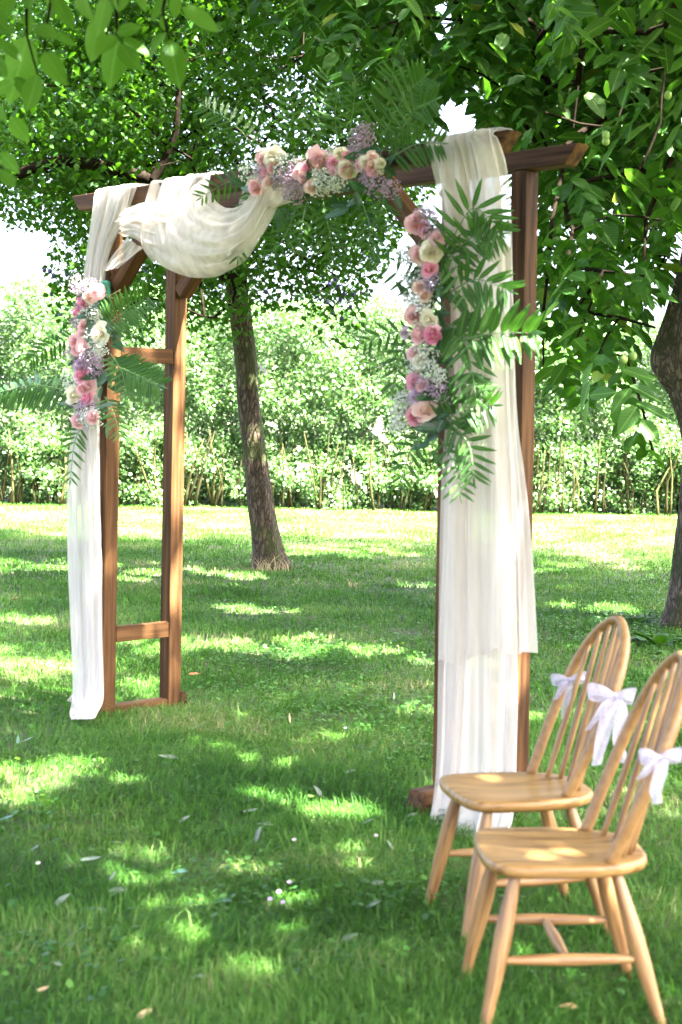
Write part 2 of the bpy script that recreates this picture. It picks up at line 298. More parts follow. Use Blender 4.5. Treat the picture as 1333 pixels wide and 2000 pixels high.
M['straw'] = leaf_mat('dry_grass', [(0, (0.25, 0.19, 0.09)), (1, (0.40, 0.32, 0.17))], tcol=(0.4, 0.3, 0.15), trans=0.2, rough=0.7)
M['petal'] = plain('fallen_petal', (0.5, 0.45, 0.44), 0.6, 0.2, 0.2)
M['petal_l'] = plain('fallen_lilac_petal', (0.42, 0.32, 0.52), 0.6, 0.2, 0.2)

# ------------------------------------------------------------------ leaf clouds
def rot_from(xdir, ndir):
    """(n,3),(n,3) -> (n,3,3) with columns x, y, z"""
    x = xdir/np.linalg.norm(xdir, axis=1, keepdims=True)
    y = np.cross(ndir, x); y /= np.linalg.norm(y, axis=1, keepdims=True)+1e-9
    z = np.cross(x, y)
    return np.stack([x, y, z], axis=2)
LEAF4 = (np.array([(0, 0, 0), (0.42, 0.5, 0.06), (1, 0, -0.10), (0.42, -0.5, 0.06), (0.5, 0, -0.02)]), np.array([(0, 4, 1), (4, 2, 1), (0, 3, 4), (4, 3, 2)]))
LEAF2 = (np.array([(0, 0, 0), (0.45, 0.5, 0.08), (1, 0, -0.08), (0.45, -0.5, 0.0)]), np.array([(0, 3, 1), (3, 2, 1)]))
LEAF6 = (np.array([(0, 0, 0), (0.25, 0.40, 0.05), (0.25, -0.40, 0.05), (0.62, 0.46, 0.0), (0.62, -0.46, 0.0), (1, 0, -0.14), (0.3, 0, 0), (0.65, 0, -0.03)]),
         np.array([(0, 6, 1), (0, 2, 6), (6, 7, 3), (6, 3, 1), (6, 2, 4), (6, 4, 7), (7, 5, 3), (7, 4, 5)]))
HEXA = (np.array([(0, 0, 0), (0.3, 0.42, 0), (0.75, 0.45, 0.02), (1, 0, 0), (0.75, -0.45, 0.02), (0.3, -0.42, 0)]), np.array([(0, 5, 1), (1, 5, 4), (1, 4, 2), (2, 4, 3)]))
def leaf_cloud_mesh(name, base, pos, R, L, W, mat):
    bv, bf = base; n, k = len(pos), len(bv)
    loc = bv[None]*np.stack([L, W, L], 1)[:, None, :]
    V = np.einsum('nij,nkj->nki', R, loc)+pos[:, None, :]
    F = (bf[None]+(np.arange(n)*k)[:, None, None]).reshape(-1, bf.shape[1])
    return np_mesh(name, V.reshape(-1, 3), F, mat, False)
def leaf_parts(name, base_me, pos, R, L, W, parent):
    for i in range(len(pos)):
        m = Matrix(R[i].tolist()).to_4x4(); m.translation = Vector(pos[i])
        mesh_obj(name, base_me, parent, m @ Matrix.Diagonal((float(L[i]), float(W[i]*2.0), float(L[i]), 1)))
def big_leaf_mesh(name, mat, wid=0.5, nseg=7, droop=0.12, fold=0.10, shape=0.8):
    mb = MB(); P = []
    for j in range(nseg+1):
        t = j/nseg; h = 0.5*wid*(math.sin(math.pi*min(1, t**shape))**0.8 if 0 < t < 1 else 0.0)+0.004
        row = []
        for u in (-1, -0.5, 0, 0.5, 1):
            row.append((t, u*h, -droop*t*t+fold*abs(u)*h*2+0.012*math.sin(9*t+2*u)))
        P.append(row)
    mb.grid(P); return mb.mesh(name, mat)
# gaps in the leaf canopy through which the sun flecks come: (point, radius)
GAPS = []
_gr = np.random.default_rng(99)
def gap(P, r):
    P = np.array(P)
    for k in range(4): GAPS.append((P+_gr.normal(size=3)*np.array((.75, .75, 0))*r, r*_gr.uniform(.38, .72)))
def sun_open(pos):
    """True where a leaf may stay"""
    s = np.array(SUN); keep = np.ones(len(pos), bool)
    for P, r in GAPS:
        d = pos-P; t = d@s; q = d-t[:, None]*s
        keep &= ~((t > 0.5) & ((q*q).sum(1) < r*r))
    g = pos-s*(pos[:, 2]/s[2])[:, None]
    edge = 21.6+0.8*np.sin(g[:, 0]*0.9+1)+0.4*np.sin(g[:, 0]*2.3)
    keep &= ~((g[:, 1] > edge) & (np.abs(g[:, 0]) < 9))
    return keep
for px, py, r in ((640, 1592, .20), (612, 1580, .13), (690, 1600, .12), (640, 1668, .10), (40, 1505, .22), (90, 1530, .17), (10, 1560, .14), (200, 1510, .13), (455, 1710, .13), (255, 1690, .12), (330, 1795, .12),
                  (430, 1262, .22), (520, 1268, .25), (620, 1262, .2), (690, 1275, .17), (480, 1190, .2), (60, 1105, .35), (20, 1110, .3), (140, 1108, .25), (680, 1080, .4), (620, 1078, .3), (740, 1085, .3), (1180, 1085, .4), (1100, 1112, .3),
                  (1120, 1195, .3), (1160, 1200, .25), (260, 1120, .3), (250, 1260, .2), (110, 1360, .12), (850, 1390, .17), (820, 1290, .2), (990, 1040, .4), (1180, 1040, .5), (255, 1340, .17), (300, 1345, .13), (30, 1215, .2),
                  (180, 1050, .5), (420, 1045, .5), (840, 1045, .5), (500, 1905, .06), (150, 1690, .05), (290, 1680, .09), (320, 1720, .06), (270, 1745, .07), (330, 1840, .07), (430, 1930, .06), (130, 1570, .07), (230, 1620, .05), (560, 1560, .08), (720, 1500, .05), (590, 1500, .05), (470, 1640, .05), (90, 1800, .04), (560, 1830, .04), (640, 1960, .04), (760, 1870, .03), (180, 1900, .04), (700, 1700, .04), (30, 1700, .05), (400, 1460, .06), (150, 1440, .06), (480, 1400, .06), (850, 1340, .13), (430, 1120, .25), (900, 1150, .2)):
    gap(ground(px, py), (r*1.1+.06) if py < 1300 else (r*.85+.035))
for P, r in ((at(972, 1625, 4.55), .055), (at(1080, 1645, 4.55), .05), (at(1020, 1660, 4.5), .05), (at(948, 1580, 5.1), .06), (at(1033, 1340, 7.2), .10), (at(1040, 555, 7.3), .08), (at(343, 1105, 8.9), .10), (at(343, 900, 8.9), .06),
             (at(905, 690, 6.9), .07), (at(545, 300, 7.9), .12), (at(460, 270, 8.0), .10), (at(1000, 1340, 6.9), .06), (at(990, 400, 7.0), .06), (at(930, 590, 6.9), .06), (at(1010, 660, 6.9), .08), (at(480, 770, 16.9), .12), (at(495, 870, 16.9), .1), (at(1330, 1300, 4.6), .06), (at(60, 90, 5), .07), (at(330, 60, 5), .05), (at(240, 100, 5), .05)):
    gap(P, r+.03)

# ------------------------------------------------------------------ trees
def build_skeleton(trunk, clumps, seed=0, r_tip=0.006, k=0.42, rmax=0.2):
    """trunk: list of points (last is the fork). returns list of (points, radii) branch polylines"""
    r_ = random.Random(seed)
    nodes = [Vector(p) for p in trunk]; par = [-1]+list(range(len(trunk)-1)); nt0 = len(trunk)
    attach = [len(trunk)-1, len(trunk)-2]
    top = nodes[nt0-1]
    order = sorted(range(len(clumps)), key=lambda i: (Vector(clumps[i])-top).length)
    xs = np.array([nodes[a] for a in attach]); ids = list(attach)
    for i in order:
        c = Vector(clumps[i]); d = np.linalg.norm(xs-np.array(c), axis=1)
        j = ids[int(np.argmin(d))]; p = nodes[j]; v = c-p; n = max(1, int(v.length/0.45)); prev = j
        for q in range(1, n+1):
            t = q/n
            b = p+v*t+Vector((0, 0, 0.16*v.length*math.sin(math.pi*t)))
            if q < n: b += Vector((r_.gauss(0, .05), r_.gauss(0, .05), r_.gauss(0, .05)))*min(1, v.length)
            nodes.append(b); par.append(prev); prev = len(nodes)-1; ids.append(prev); xs = np.vstack([xs, np.array(b)])
    cnt = [0]*len(nodes); hasch = [False]*len(nodes)
    for q in range(len(nodes)-1, 0, -1):
        if not hasch[q]: cnt[q] = 1
        if par[q] >= 0: cnt[par[q]] += cnt[q]; hasch[par[q]] = True
    rad = [min(rmax, r_tip*(c**k)) for c in cnt]
    kids = {}
    for q in range(len(nodes)):
        kids.setdefault(par[q], []).append(q)
    lines = []; stack = [(a, c) for a in range(nt0) for c in kids.get(a, []) if c >= nt0]
    while stack:
        a, c = stack.pop(); pts = [nodes[a], nodes[c]]; rr = [min(rad[a], rad[c]*1.15) if a >= nt0 else rad[c]*1.2, rad[c]]; cur = c
        while kids.get(cur):
            ks = sorted(kids[cur], key=lambda q: -cnt[q])
            for o in ks[1:]: stack.append((cur, o))
            cur = ks[0]; pts.append(nodes[cur]); rr.append(rad[cur])
        lines.append((pts, rr))
    return lines
def smooth_tube(mb, p, r, n):
    if len(p) < 3: return mb.tube(p, r, n, False)
    c = catmull([(*q, x) for q, x in zip(p, r)], len(p)*2-1); mb.tube(c[:, :3], list(np.maximum(c[:, 3], .003)), n, False)
def trunk_mesh(name, path, rad, mat, n=28, rows=70, rough=0.06, flare=0.5, bulges=()):
    P = catmull([(*p, r) for p, r in zip(path, rad)], rows); mb = MB(); G = []
    for j in range(rows):
        c = P[j, :3]; r = P[j, 3]; row = []
        h = c[2]
        for k in range(n):
            a = 2*math.pi*k/n; d = np.array((math.cos(a), math.sin(a), 0))
            nz = mnoise.noise(Vector((d[0]*1.6, d[1]*1.6, h*0.8)))*rough*2.0+mnoise.noise(Vector((d[0]*5, d[1]*5, h*2.0+7)))*rough
            fl = flare*math.exp(-h/0.16)*(0.6+0.5*math.sin(a*4+1)*1.0+0.3*math.sin(a*7))
            q = c+d*r*(1+nz+max(-0.1, fl))
            for bc, br, bs in bulges:
                v = q-np.array(bc); dd = math.sqrt((v*v).sum()); q = q+d*bs*math.exp(-(dd/br)**2)
            row.append(q)
        G.append(row)
    mb.grid(G, True); return mb.mesh(name, mat)
def in_ellipsoid(n, c, r, rg, shell=0.55, low=-1):
    out = []
    while len(out) < n:
        v = rg.normal(size=3); v /= np.linalg.norm(v); q = (shell+(1-shell)*rg.random()) if rg.random() < 0.75 else rg.random()**0.5
        v = v*q
        if v[2] < low: continue
        out.append(np.array(c)+v*np.array(r))
    return np.array(out)
def leaf_dirs(n, rg, outward=None, droop=0.35, tilt=0.55):
    a = rg.random(n)*2*np.pi; x = np.stack([np.cos(a), np.sin(a), np.zeros(n)], 1)
    if outward is not None: x += 0.8*outward
    x[:, 2] -= droop*(0.3+rg.random(n))*1.6
    nn = np.stack([rg.normal(size=n)*tilt, rg.normal(size=n)*tilt, np.ones(n)], 1)
    return x, nn

# ---- ground
def build_ground():
    mb = MB(); s = 500.0
    mb.grid([[(-s, -60, 0), (s, -60, 0)], [(-s, 700, 0), (s, 700, 0)]])
    o = mb.build('lawn', M['soil']); o['kind'] = 'structure'
build_ground()

# ---- plum tree in the middle distance
def band(x, pts): return np.interp(x, [p[0] for p in pts], [p[1] for p in pts])
def build_plum():
    rg = np.random.default_rng(5)
    D = 17.0
    path = [at(534, 1118, D), at(522, 1050, D), at(511, 985, D), at(501, 900, D), at(488, 800, D), at(480, 700, D), at(470, 620, D), at(464, 560, D), at(466, 500, D+0.1)]
    path[0].z = -0.05
    rad = [0.155, 0.145, 0.133, 0.124, 0.119, 0.114, 0.108, 0.10, 0.09]
    t = thing('plum_tree', (path[0].x, path[0].y, 0), 'slim leaning plum tree with mossy trunk standing behind the arbour', 'tree')
    mesh_obj('trunk', trunk_mesh('trunk', path, rad, M['plum_bark'], flare=0.42, rough=.09), t)
    C = in_ellipsoid(1500, (-1.25, 17.3, 4.9), (4.4, 4.2, 2.9), rg, 0.35)
    x, y, d = project(C); rpx = 0.40*FPX/d
    lim = band(x, [(-400, 420), (0, 440), (50, 500), (85, 560), (120, 625), (200, 650), (330, 670), (430, 650), (500, 615), (530, 560), (590, 560), (610, 655), (690, 665), (715, 545), (760, 470), (860, 330), (950, 200), (1100, 60), (1300, 0)])
    ok = (y+rpx*0.85 < lim)
    hole = ((x < 100) & (y > 440)) | ((np.abs(x-890) < 60) & (np.abs(y-225) < 60)) | ((np.abs(x-870) < 40) & (np.abs(y-35) < 55))
    C = C[ok & ~hole]
    low = [at(120, 555, 16.2), at(165, 590, 16.6), at(240, 600, 16.3), at(290, 640, 16.8), at(200, 545, 16.5), at(650, 600, 16.2), at(660, 630, 15.8), at(625, 570, 16.4), at(690, 560, 16.2), at(660, 540, 16.6), at(440, 600, 15.9), at(400, 620, 16.4), at(460, 570, 15.8), at(540, 565, 16.2), at(90, 520, 16.4), at(330, 590, 16.4), at(640, 490, 16.2), at(600, 510, 16.3), at(560, 480, 16.3), at(700, 480, 16.2)]
    C = np.vstack([C, np.array(low)])
    lines = build_skeleton([path[5], path[6], path[7], path[8]], [tuple(c) for c in C[rg.permutation(len(C))[:420]]]+[tuple(p) for p in low], 3, 0.006, 0.42, 0.085)
    mb = MB()
    for p, r in lines: smooth_tube(mb, p, r, 5)
    mb.tube([at(470, 560, 17), at(390, 470, 16.2), at(320, 372, 15.5), at(280, 345, 15.3), at(200, 325, 15.1), at(120, 313, 15), at(60, 330, 14.9), at(30, 345, 14.9), at(-60, 340, 14.9)], [.09, .075, .065, .06, .06, .058, .055, .05, .04], 8, False)
    mb.tube([at(300, 350, 15.3), at(330, 300, 15.3), at(345, 255, 15.2), at(350, 160, 15.2), at(380, 60, 15.2)], [.045, .04, .03, .025, .02], 6, False)
    mb.build('branches', M['twig'], t)
    n_per = 110
    pos = np.repeat(C, n_per, 0)+rg.normal(size=(len(C)*n_per, 3))*np.array((0.30, 0.30, 0.21))
    x, y, d = project(pos); lim = band(x, [(-400, 450), (0, 475), (50, 520), (85, 580), (120, 640), (200, 675), (330, 700), (430, 690), (480, 660), (512, 610), (585, 600), (605, 690), (690, 695), (722, 570), (770, 495), (860, 350), (950, 220), (1100, 80), (1300, 20)])
    keep = (y < lim) & sun_open(pos+np.array((0,0,-.02))) & ~((x < 95) & (y > 450)) & ~((np.abs(x-895) < 45) & (np.abs(y-228) < 40)) & ~((np.abs(x-870) < 25) & (np.abs(y-35) < 40))
    pos = pos[keep]
    n = len(pos); xd, nd = leaf_dirs(n, rg, droop=0.5, tilt=0.7); R = rot_from(xd, nd)
    L = rg.uniform(.06, .105, n); W = L*rg.uniform(.5, .62, n)
    x, y, d = project(pos); inv = np.where((x > 5) & (x < 1328) & (y > 5) & (y < 700))[0]
    pick = inv[np.argsort(d[inv])[:300]]; rest = np.ones(n, bool); rest[pick] = False
    o = mesh_obj('crown', leaf_cloud_mesh('crown', LEAF2, pos[rest], R[rest], L[rest], W[rest], M['plum_leaf']), t); o['kind'] = 'stuff'
    lm = big_leaf_mesh('leaf', M['plum_leaf'], 0.5, 4)
    leaf_parts('leaf', lm, pos[pick], R[pick], L[pick], W[pick], t)
    # plums
    fp = [at(px, py, 15.9) for px, py in ((87, 528), (98, 530), (105, 538), (131, 536), (101, 574), (118, 616), (287, 532), (300, 549), (660, 560), (672, 575), (640, 590), (685, 600), (650, 610), (665, 585), (690, 575), (645, 555), (668, 622), (655, 545), (205, 530), (222, 600), (235, 560), (520, 570), (430, 560))]
    me = ball_mesh('plum', 0.022, M['plum_fruit'], 1.15)
    for p in fp: mesh_obj('plum', me, t, Matrix.Translation(p))
def ball_mesh(name, r, mat, ez=1.0, n=10, m=7):
    mb = MB(); G = []
    for j in range(m+1):
        a = math.pi*j/m; G.append([(r*max(1e-4, math.sin(a))*math.cos(2*math.pi*k/n), r*max(1e-4, math.sin(a))*math.sin(2*math.pi*k/n), -r*ez*math.cos(a)) for k in range(n)])
    mb.grid(G, True); return mb.mesh(name, mat)
build_plum()

# ---- walnut trees
def walnut_leaves(C, per, rg, spread=(0.42, 0.42, 0.30), Lr=(.11, .19)):
    """compound leaves: 7 leaflets on one rachis"""
    m = len(C)*per; base = np.repeat(C, per, 0)+rg.normal(size=(m, 3))*np.array(spread)
    a = rg.random(m)*2*np.pi; dr = np.stack([np.cos(a), np.sin(a), -0.2-0.6*rg.random(m)], 1); dr /= np.linalg.norm(dr, axis=1, keepdims=True)
    nn = np.stack([rg.normal(size=m)*.35, rg.normal(size=m)*.35, np.ones(m)], 1); Rr = rot_from(dr, nn)
    sc = rg.uniform(.85, 1.25, m)
    pos, xd, nd, Ls = [], [], [], []
    for t, s in ((.10, 1), (.11, -1), (.19, 1), (.20, -1), (.27, 1), (.28, -1), (.33, 0)):
        pos.append(base+dr*(t*sc)[:, None]-np.array((0, 0, 1))*(t*t*1.2*sc)[:, None])
        side = Rr[:, :, 1]*s
        x = dr*(0.55 if s else 1.0)+side*0.9+rg.normal(size=(m, 3))*.12; x[:, 2] -= 0.25
        xd.append(x); nd.append(Rr[:, :, 2]+rg.normal(size=(m, 3))*.25); Ls.append(rg.uniform(Lr[0], Lr[1], m)*sc*(1.1 if s == 0 else 1))
    pos = np.concatenate(pos); R = rot_from(np.concatenate(xd), np.concatenate(nd)); L = np.concatenate(Ls); return pos, R, L, L*rg.uniform(.42, .52, len(L))
def build_walnut():
    rg = np.random.default_rng(8)
    D = 12.8; s = FPX/D
    path = [at(1372, 1232, D), at(1378, 1150, D), at(1388, 1000, D), at(1392, 880, D), at(1378, 790, D), at(1358, 720, D), at(1362, 640, D), at(1380, 560, D), at(1400, 470, D+.05), at(1415, 380, D+.1), at(1420, 250, D+.1)]
    path[0].z = -0.05
    rad = [.255, .25, .235, .23, .25, .30, .275, .245, .235, .22, .20]
    t = thing('walnut_tree', (path[0].x, path[0].y, 0), 'rough-barked walnut tree at the edge of the picture beside the chairs', 'tree')
    mesh_obj('trunk', trunk_mesh('trunk', path, rad, M['walnut_bark'], n=40, rows=110, rough=0.08, flare=0.35, bulges=(((at(1285, 705, D-.05)), .18, .05),)), t)
    C = in_ellipsoid(820, (3.0, 12.2, 6.3), (6.4, 6.6, 3.5), rg, 0.4)
    x, y, d = project(C); rpx = .55*FPX/d
    view = (x > -150) & (x < 1480) & (d > 0)
    lim = band(x, [(-200, -200), (300, -100), (560, 60), (700, 180), (830, 215), (950, 215), (1040, 560), (1100, 640), (1200, 700), (1333, 760), (1500, 800)])
    ok = ~view | ((y+rpx*0.8 < lim) & (d > 8.0))
    C = C[ok]
    ex = [(1120, 450, 10.5), (1200, 420, 10.2), (1290, 430, 10), (1110, 520, 10.3), (1180, 530, 10), (1270, 540, 9.8), (1100, 380, 10.6), (1160, 350, 10.5), (1250, 330, 10), (1130, 600, 10.0), (1210, 620, 9.8), (1280, 640, 9.6), (1170, 690, 9.8), (1225, 700, 9.7), (1120, 680, 10.2),
          (1275, 880, 9.6), (1290, 330, 10.5), (1080, 320, 11), (1050, 240, 11), (1120, 250, 10.5), (1200, 250, 10.2), (1290, 240, 10), (980, 170, 11), (1050, 150, 10.8), (1130, 160, 10.5), (1220, 150, 10.2), (1300, 140, 10), (900, 130, 11), (980, 80, 11), (1060, 60, 10.8), (1140, 70, 10.4), (1220, 60, 10.2), (1300, 50, 10),
          (820, 90, 11.2), (830, 180, 11.2), (760, 130, 11.5), (900, 40, 11.4), (780, 40, 11.5), (700, 60, 12), (640, 30, 12), (1010, 200, 11.4), (1080, 100, 12), (1180, 100, 12), (1260, 100, 12), (1150, 200, 12.4), (1250, 200, 12.4), (1200, 300, 12.6), (1120, 310, 12.6), (1260, 390, 12.6), (1160, 410, 12.8), (1100, 450, 12.9), (1220, 480, 12.9), (1300, 500, 13), (1150, 570, 13), (1250, 580, 13), (1080, 560, 13)]
    ex = np.array([at(*e) for e in ex]); Call = np.vstack([C, ex])
    lines = build_skeleton([path[5], path[7], path[8], path[9], path[10]], [tuple(c) for c in Call], 6, 0.008, 0.42, 0.12)
    mb = MB()
    for p, r in lines: smooth_tube(mb, p, r, 6)
    mb.tube([at(1420, 260, 12.5), at(1330, 100+10, 11.5), at(1270, 180, 11), at(1200, 215, 10.8), at(1130, 262, 10.6), at(1090, 300, 10.5)], [.07, .05, .035, .028, .02, .012], 6, False)
    mb.tube([at(1400, 300, 12), at(1330, 265, 10.4), at(1295, 350, 10.2), at(1262, 430, 10.1), at(1258, 520, 10)], [.05, .025, .02, .014, .008], 6, False)
    mb.tube([at(1100, 330, 10.4), at(1078, 430, 10.2), at(1072, 520, 10.1), at(1060, 620, 10.1), at(1062, 720, 10.1)], [.016, .013, .012, .010, .006], 5, False)
    mb.build('branches', M['twig'], t)
    p1, R1, L1, W1 = walnut_leaves(C, 15, rg, Lr=(.12, .21)); p2, R2, L2, W2 = walnut_leaves(ex, 11, rg, (.36, .5, .26), (.10, .175))
    pos = np.vstack([p1, p2]); R = np.concatenate([R1, R2]); L = np.concatenate([L1, L2]); W = np.concatenate([W1, W2])
    x, y, d = project(pos); view = (x > -60) & (x < 1393) & (d > 0)
    lim = band(x, [(-200, -200), (300, -100), (560, 80), (640, 160), (700, 230), (830, 240), (860, 240), (960, 240), (1000, 300), (1030, 560), (1060, 640), (1090, 770), (1150, 790), (1200, 800), (1235, 830), (1250, 915), (1333, 915)])
    near = np.where((x < 1065), 9.6, 8.4)
    keep = (~view | ((y < lim) & (d > near))) & sun_open(pos+R[:, :, 0]*(L*.5)[:, None])
    keep &= ~(view & (np.abs(x-890) < 45) & (np.abs(y-228) < 36)) & ~(view & (np.abs(x-872) < 26) & (np.abs(y-32) < 40))
    keep &= ~(view & (d < 13.3) & (((x > 1262) & (y > 580) & (y < 860)) | ((x > 1300) & (y > 450))))
    pos, R, L, W = pos[keep], R[keep], L[keep], W[keep]; n = len(pos)
    x, y, d = project(pos); inv = np.where((x > 0) & (x < 1333) & (y > -10) & (y < 900))[0]
    pick = inv[np.argsort(d[inv]/L[inv])[:300]]; rest = np.ones(n, bool); rest[pick] = False
    vw = rest & (x > -80) & (x < 1413) & (y > -60) & (d > 0); hid = rest & ~vw
    for sel, base in ((vw, LEAF6), (hid, LEAF2)):
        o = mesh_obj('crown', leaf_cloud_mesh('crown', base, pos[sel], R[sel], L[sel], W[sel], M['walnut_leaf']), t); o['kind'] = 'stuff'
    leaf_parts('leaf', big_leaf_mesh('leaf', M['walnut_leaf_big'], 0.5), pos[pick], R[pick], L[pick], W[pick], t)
    me = ball_mesh('walnut', 0.023, M['walnut_fruit'], 1.12)
    for px, py, dd in ((1184, 264, 9.3), (1184, 276, 9.3), (1237, 695, 9.3), (1219, 702, 9.3), (1305, 186, 9.3)): mesh_obj('walnut', me, t, Matrix.Translation(at(px, py, dd)))
build_walnut()

NEAR_LEAVES = [(53, 70, 22, 196), (86, 100, 127, 168), (74, 145, 55, 214), (20, 228, 55, 276), (0, 297, 36, 334), (0, 331, 28, 369), (331, 78, 350, 165), (324, 62, 286, 110), (317, 30, 321, 58), (355, 14, 426, 58), (345, -10, 341, 34),
               (327, -5, 300, 38), (228, 65, 276, 52), (227, 69, 197, 100), (229, 76, 214, 169), (234, 86, 272, 134), (241, 76, 290, 100), (193, 34, 176, 120), (207, -10, 193, 69), (221, -20, 226, 24), (60, -25, 62, 18), (55, 18, 57, 66), (22, -20, 8, 36),
               (-10, 50, 31, 65), (69, 52, 110, 72), (112, 66, 146, 88), (103, -10, 141, 58), (-8, 75, 42, 116), (8, 85, 22, 106), (-20, 110, 14, 150), (120, -30, 100, 30), (150, -20, 175, 40), (250, -30, 236, 20), (-30, 200, 10, 232), (-25, 20, 12, 50), (270, -25, 286, 22), (30, 150, 60, 190), (-12, 180, 30, 160)]
def build_near_walnut():
    rg = np.random.default_rng(21)
    path = [Vector((-3.3, 1.2, -0.05)), Vector((-3.25, 1.2, 0.6)), Vector((-3.2, 1.2, 1.5)), Vector((-3.1, 1.15, 2.4)), Vector((-3.0, 1.1, 3.4))]
    t = thing('overhanging_walnut_tree', (-3.3, 1.2, 0), 'near walnut tree whose large soft-focus leaves hang into the top corner', 'tree')
    mesh_obj('trunk', trunk_mesh('trunk', path, [.3, .27, .25, .25, .22], M['walnut_bark'], flare=.35), t)
    C = in_ellipsoid(760, (0.3, 2.0, 6.5), (6.9, 6.2, 3.1), rg, 0.3)
    x, y, d = project(C); vis = (d > 0.3) & (x > -250) & (x < 1583) & (y > -200)
    C = C[~vis]; C = C[C[:, 2] > 3.2]
    lines = build_skeleton([path[2], path[3], path[4]], [tuple(c) for c in C], 9, .008, .42, .13)
    mb = MB()
    for p, r in lines: smooth_tube(mb, p, r, 5)
    DN = 5.0
    mb.tube([path[3], (-2.6, 2.4, 2.9), (-2.0, 3.8, 3.1), at(-60, -60, DN), at(60, -30, DN), at(200, -40, DN), at(330, -40, DN), at(400, -60, DN)], [.07, .05, .035, .02, .012, .01, .008, .005], 6, False)
    for pl in ([(60, -30), (52, 20), (53, 70), (74, 145)], [(230, -40), (228, 20), (228, 70)], [(330, -40), (318, 20), (331, 78)], [(-60, -60), (-20, 60), (-10, 180), (-5, 300)], [(60, -30), (100, 0), (90, 60), (86, 100)]):
        mb.tube([at(a, b, DN) for a, b in pl], [.006, .005, .004, .003][:len(pl)], 5, False)
    mb.build('branches', M['twig'], t)
    pos, R, L, W = walnut_leaves(C, 17, rg, (.5, .5, .32), (.15, .25))
    x, y, d = project(pos); vis = (d > 0.2) & (x > -150) & (x < 1483) & (y > -110)
    keep = ~vis & sun_open(pos+R[:, :, 0]*(L*.5)[:, None]) & (pos[:, 2] > 2.6)
    o = mesh_obj('crown', leaf_cloud_mesh('crown', LEAF2, pos[keep], R[keep], L[keep], W[keep], M['walnut_leaf']), t); o['kind'] = 'stuff'
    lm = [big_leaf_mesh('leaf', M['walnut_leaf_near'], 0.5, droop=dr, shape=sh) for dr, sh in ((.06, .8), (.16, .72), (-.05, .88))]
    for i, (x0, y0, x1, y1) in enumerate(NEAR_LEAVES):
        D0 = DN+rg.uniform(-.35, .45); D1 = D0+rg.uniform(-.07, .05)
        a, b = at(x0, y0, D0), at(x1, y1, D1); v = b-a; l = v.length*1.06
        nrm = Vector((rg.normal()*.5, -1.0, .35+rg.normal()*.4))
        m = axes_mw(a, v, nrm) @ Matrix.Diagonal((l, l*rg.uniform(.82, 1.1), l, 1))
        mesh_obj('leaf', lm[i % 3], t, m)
build_near_walnut()

# ---- hedge
def build_hedge():
    rg = np.random.default_rng(31)
    D0 = 26.9
    t = thing('hedge', (0, D0, 0), 'tall sunlit hedge with bare lower canes along the far lawn edge', 'hedge')
    n = 345000
    x = rg.uniform(-9.5, 9.5, n); u = rg.random(n)
    top = 3.1+0.25*vnoise(x*0.5, x*0+1, 3)+0.3*vnoise(x*1.7, x*0, 4)+np.where(x < -3, .3, 0)
    bot = 0.30+0.75*vnoise(x*0.8, x*0+5, 7)
    z = bot+(top-bot)*u**0.9
    low = rg.random(n) < 0.36; z = np.where(low, rg.uniform(0.02, 1.2, n), z)
    front = (vnoise(x*1.4, z*1.6, 9)-0.5)*0.9+(vnoise(x*4, z*4, 12)-0.5)*0.5
    y = D0+0.5+front-0.15*np.abs(rg.normal(size=n))+np.abs(rg.normal(size=n))*0.75
    dens = vnoise(x*3.0, z*3.0, 15)*.6+vnoise(x*7, z*7, 16)*.4
    keep = dens > 0.20+0.06*(z < 0.6)
    pos = np.stack([x, y, z], 1)[keep]; n = len(pos)
    xd = rg.normal(size=(n, 3)); xd[:, 1] -= 0.5; xd[:, 2] += 0.2
    nd = rg.normal(size=(n, 3))*0.8; nd[:, 1] -= 1.0; nd[:, 2] += 0.9
    L = rg.uniform(.05, .09, n)
    o = mesh_obj('foliage', leaf_cloud_mesh('foliage', LEAF2, pos, rot_from(xd, nd), L, L*rg.uniform(.5, .7, n), M['hedge_leaf']), t); o['kind'] = 'stuff'
    r_ = random.Random(4); i = 0
    cx = -6.6
    while cx < 6.6:
        for k in range(r_.randint(4, 8)):
            b = Vector((cx+r_.gauss(0, .12), D0+.35+r_.gauss(0, .2), -0.03)); h = r_.uniform(.6, 1.35)
            tip = b+Vector((r_.gauss(0, .13)*h, r_.gauss(0, .12), h)); mid = b.lerp(tip, .5)+Vector((r_.gauss(0, .05), 0, 0))
            mb = MB(); r0 = r_.uniform(.010, .026)
            mb.tube([b, b.lerp(mid, .5), mid, mid.lerp(tip, .5), tip], [r0*1.2, r0, r0*.9, r0*.7, r0*.4], 6)
            mb.build('cane', M['cane'], t)
        cx += r_.uniform(.28, .5)
build_hedge()

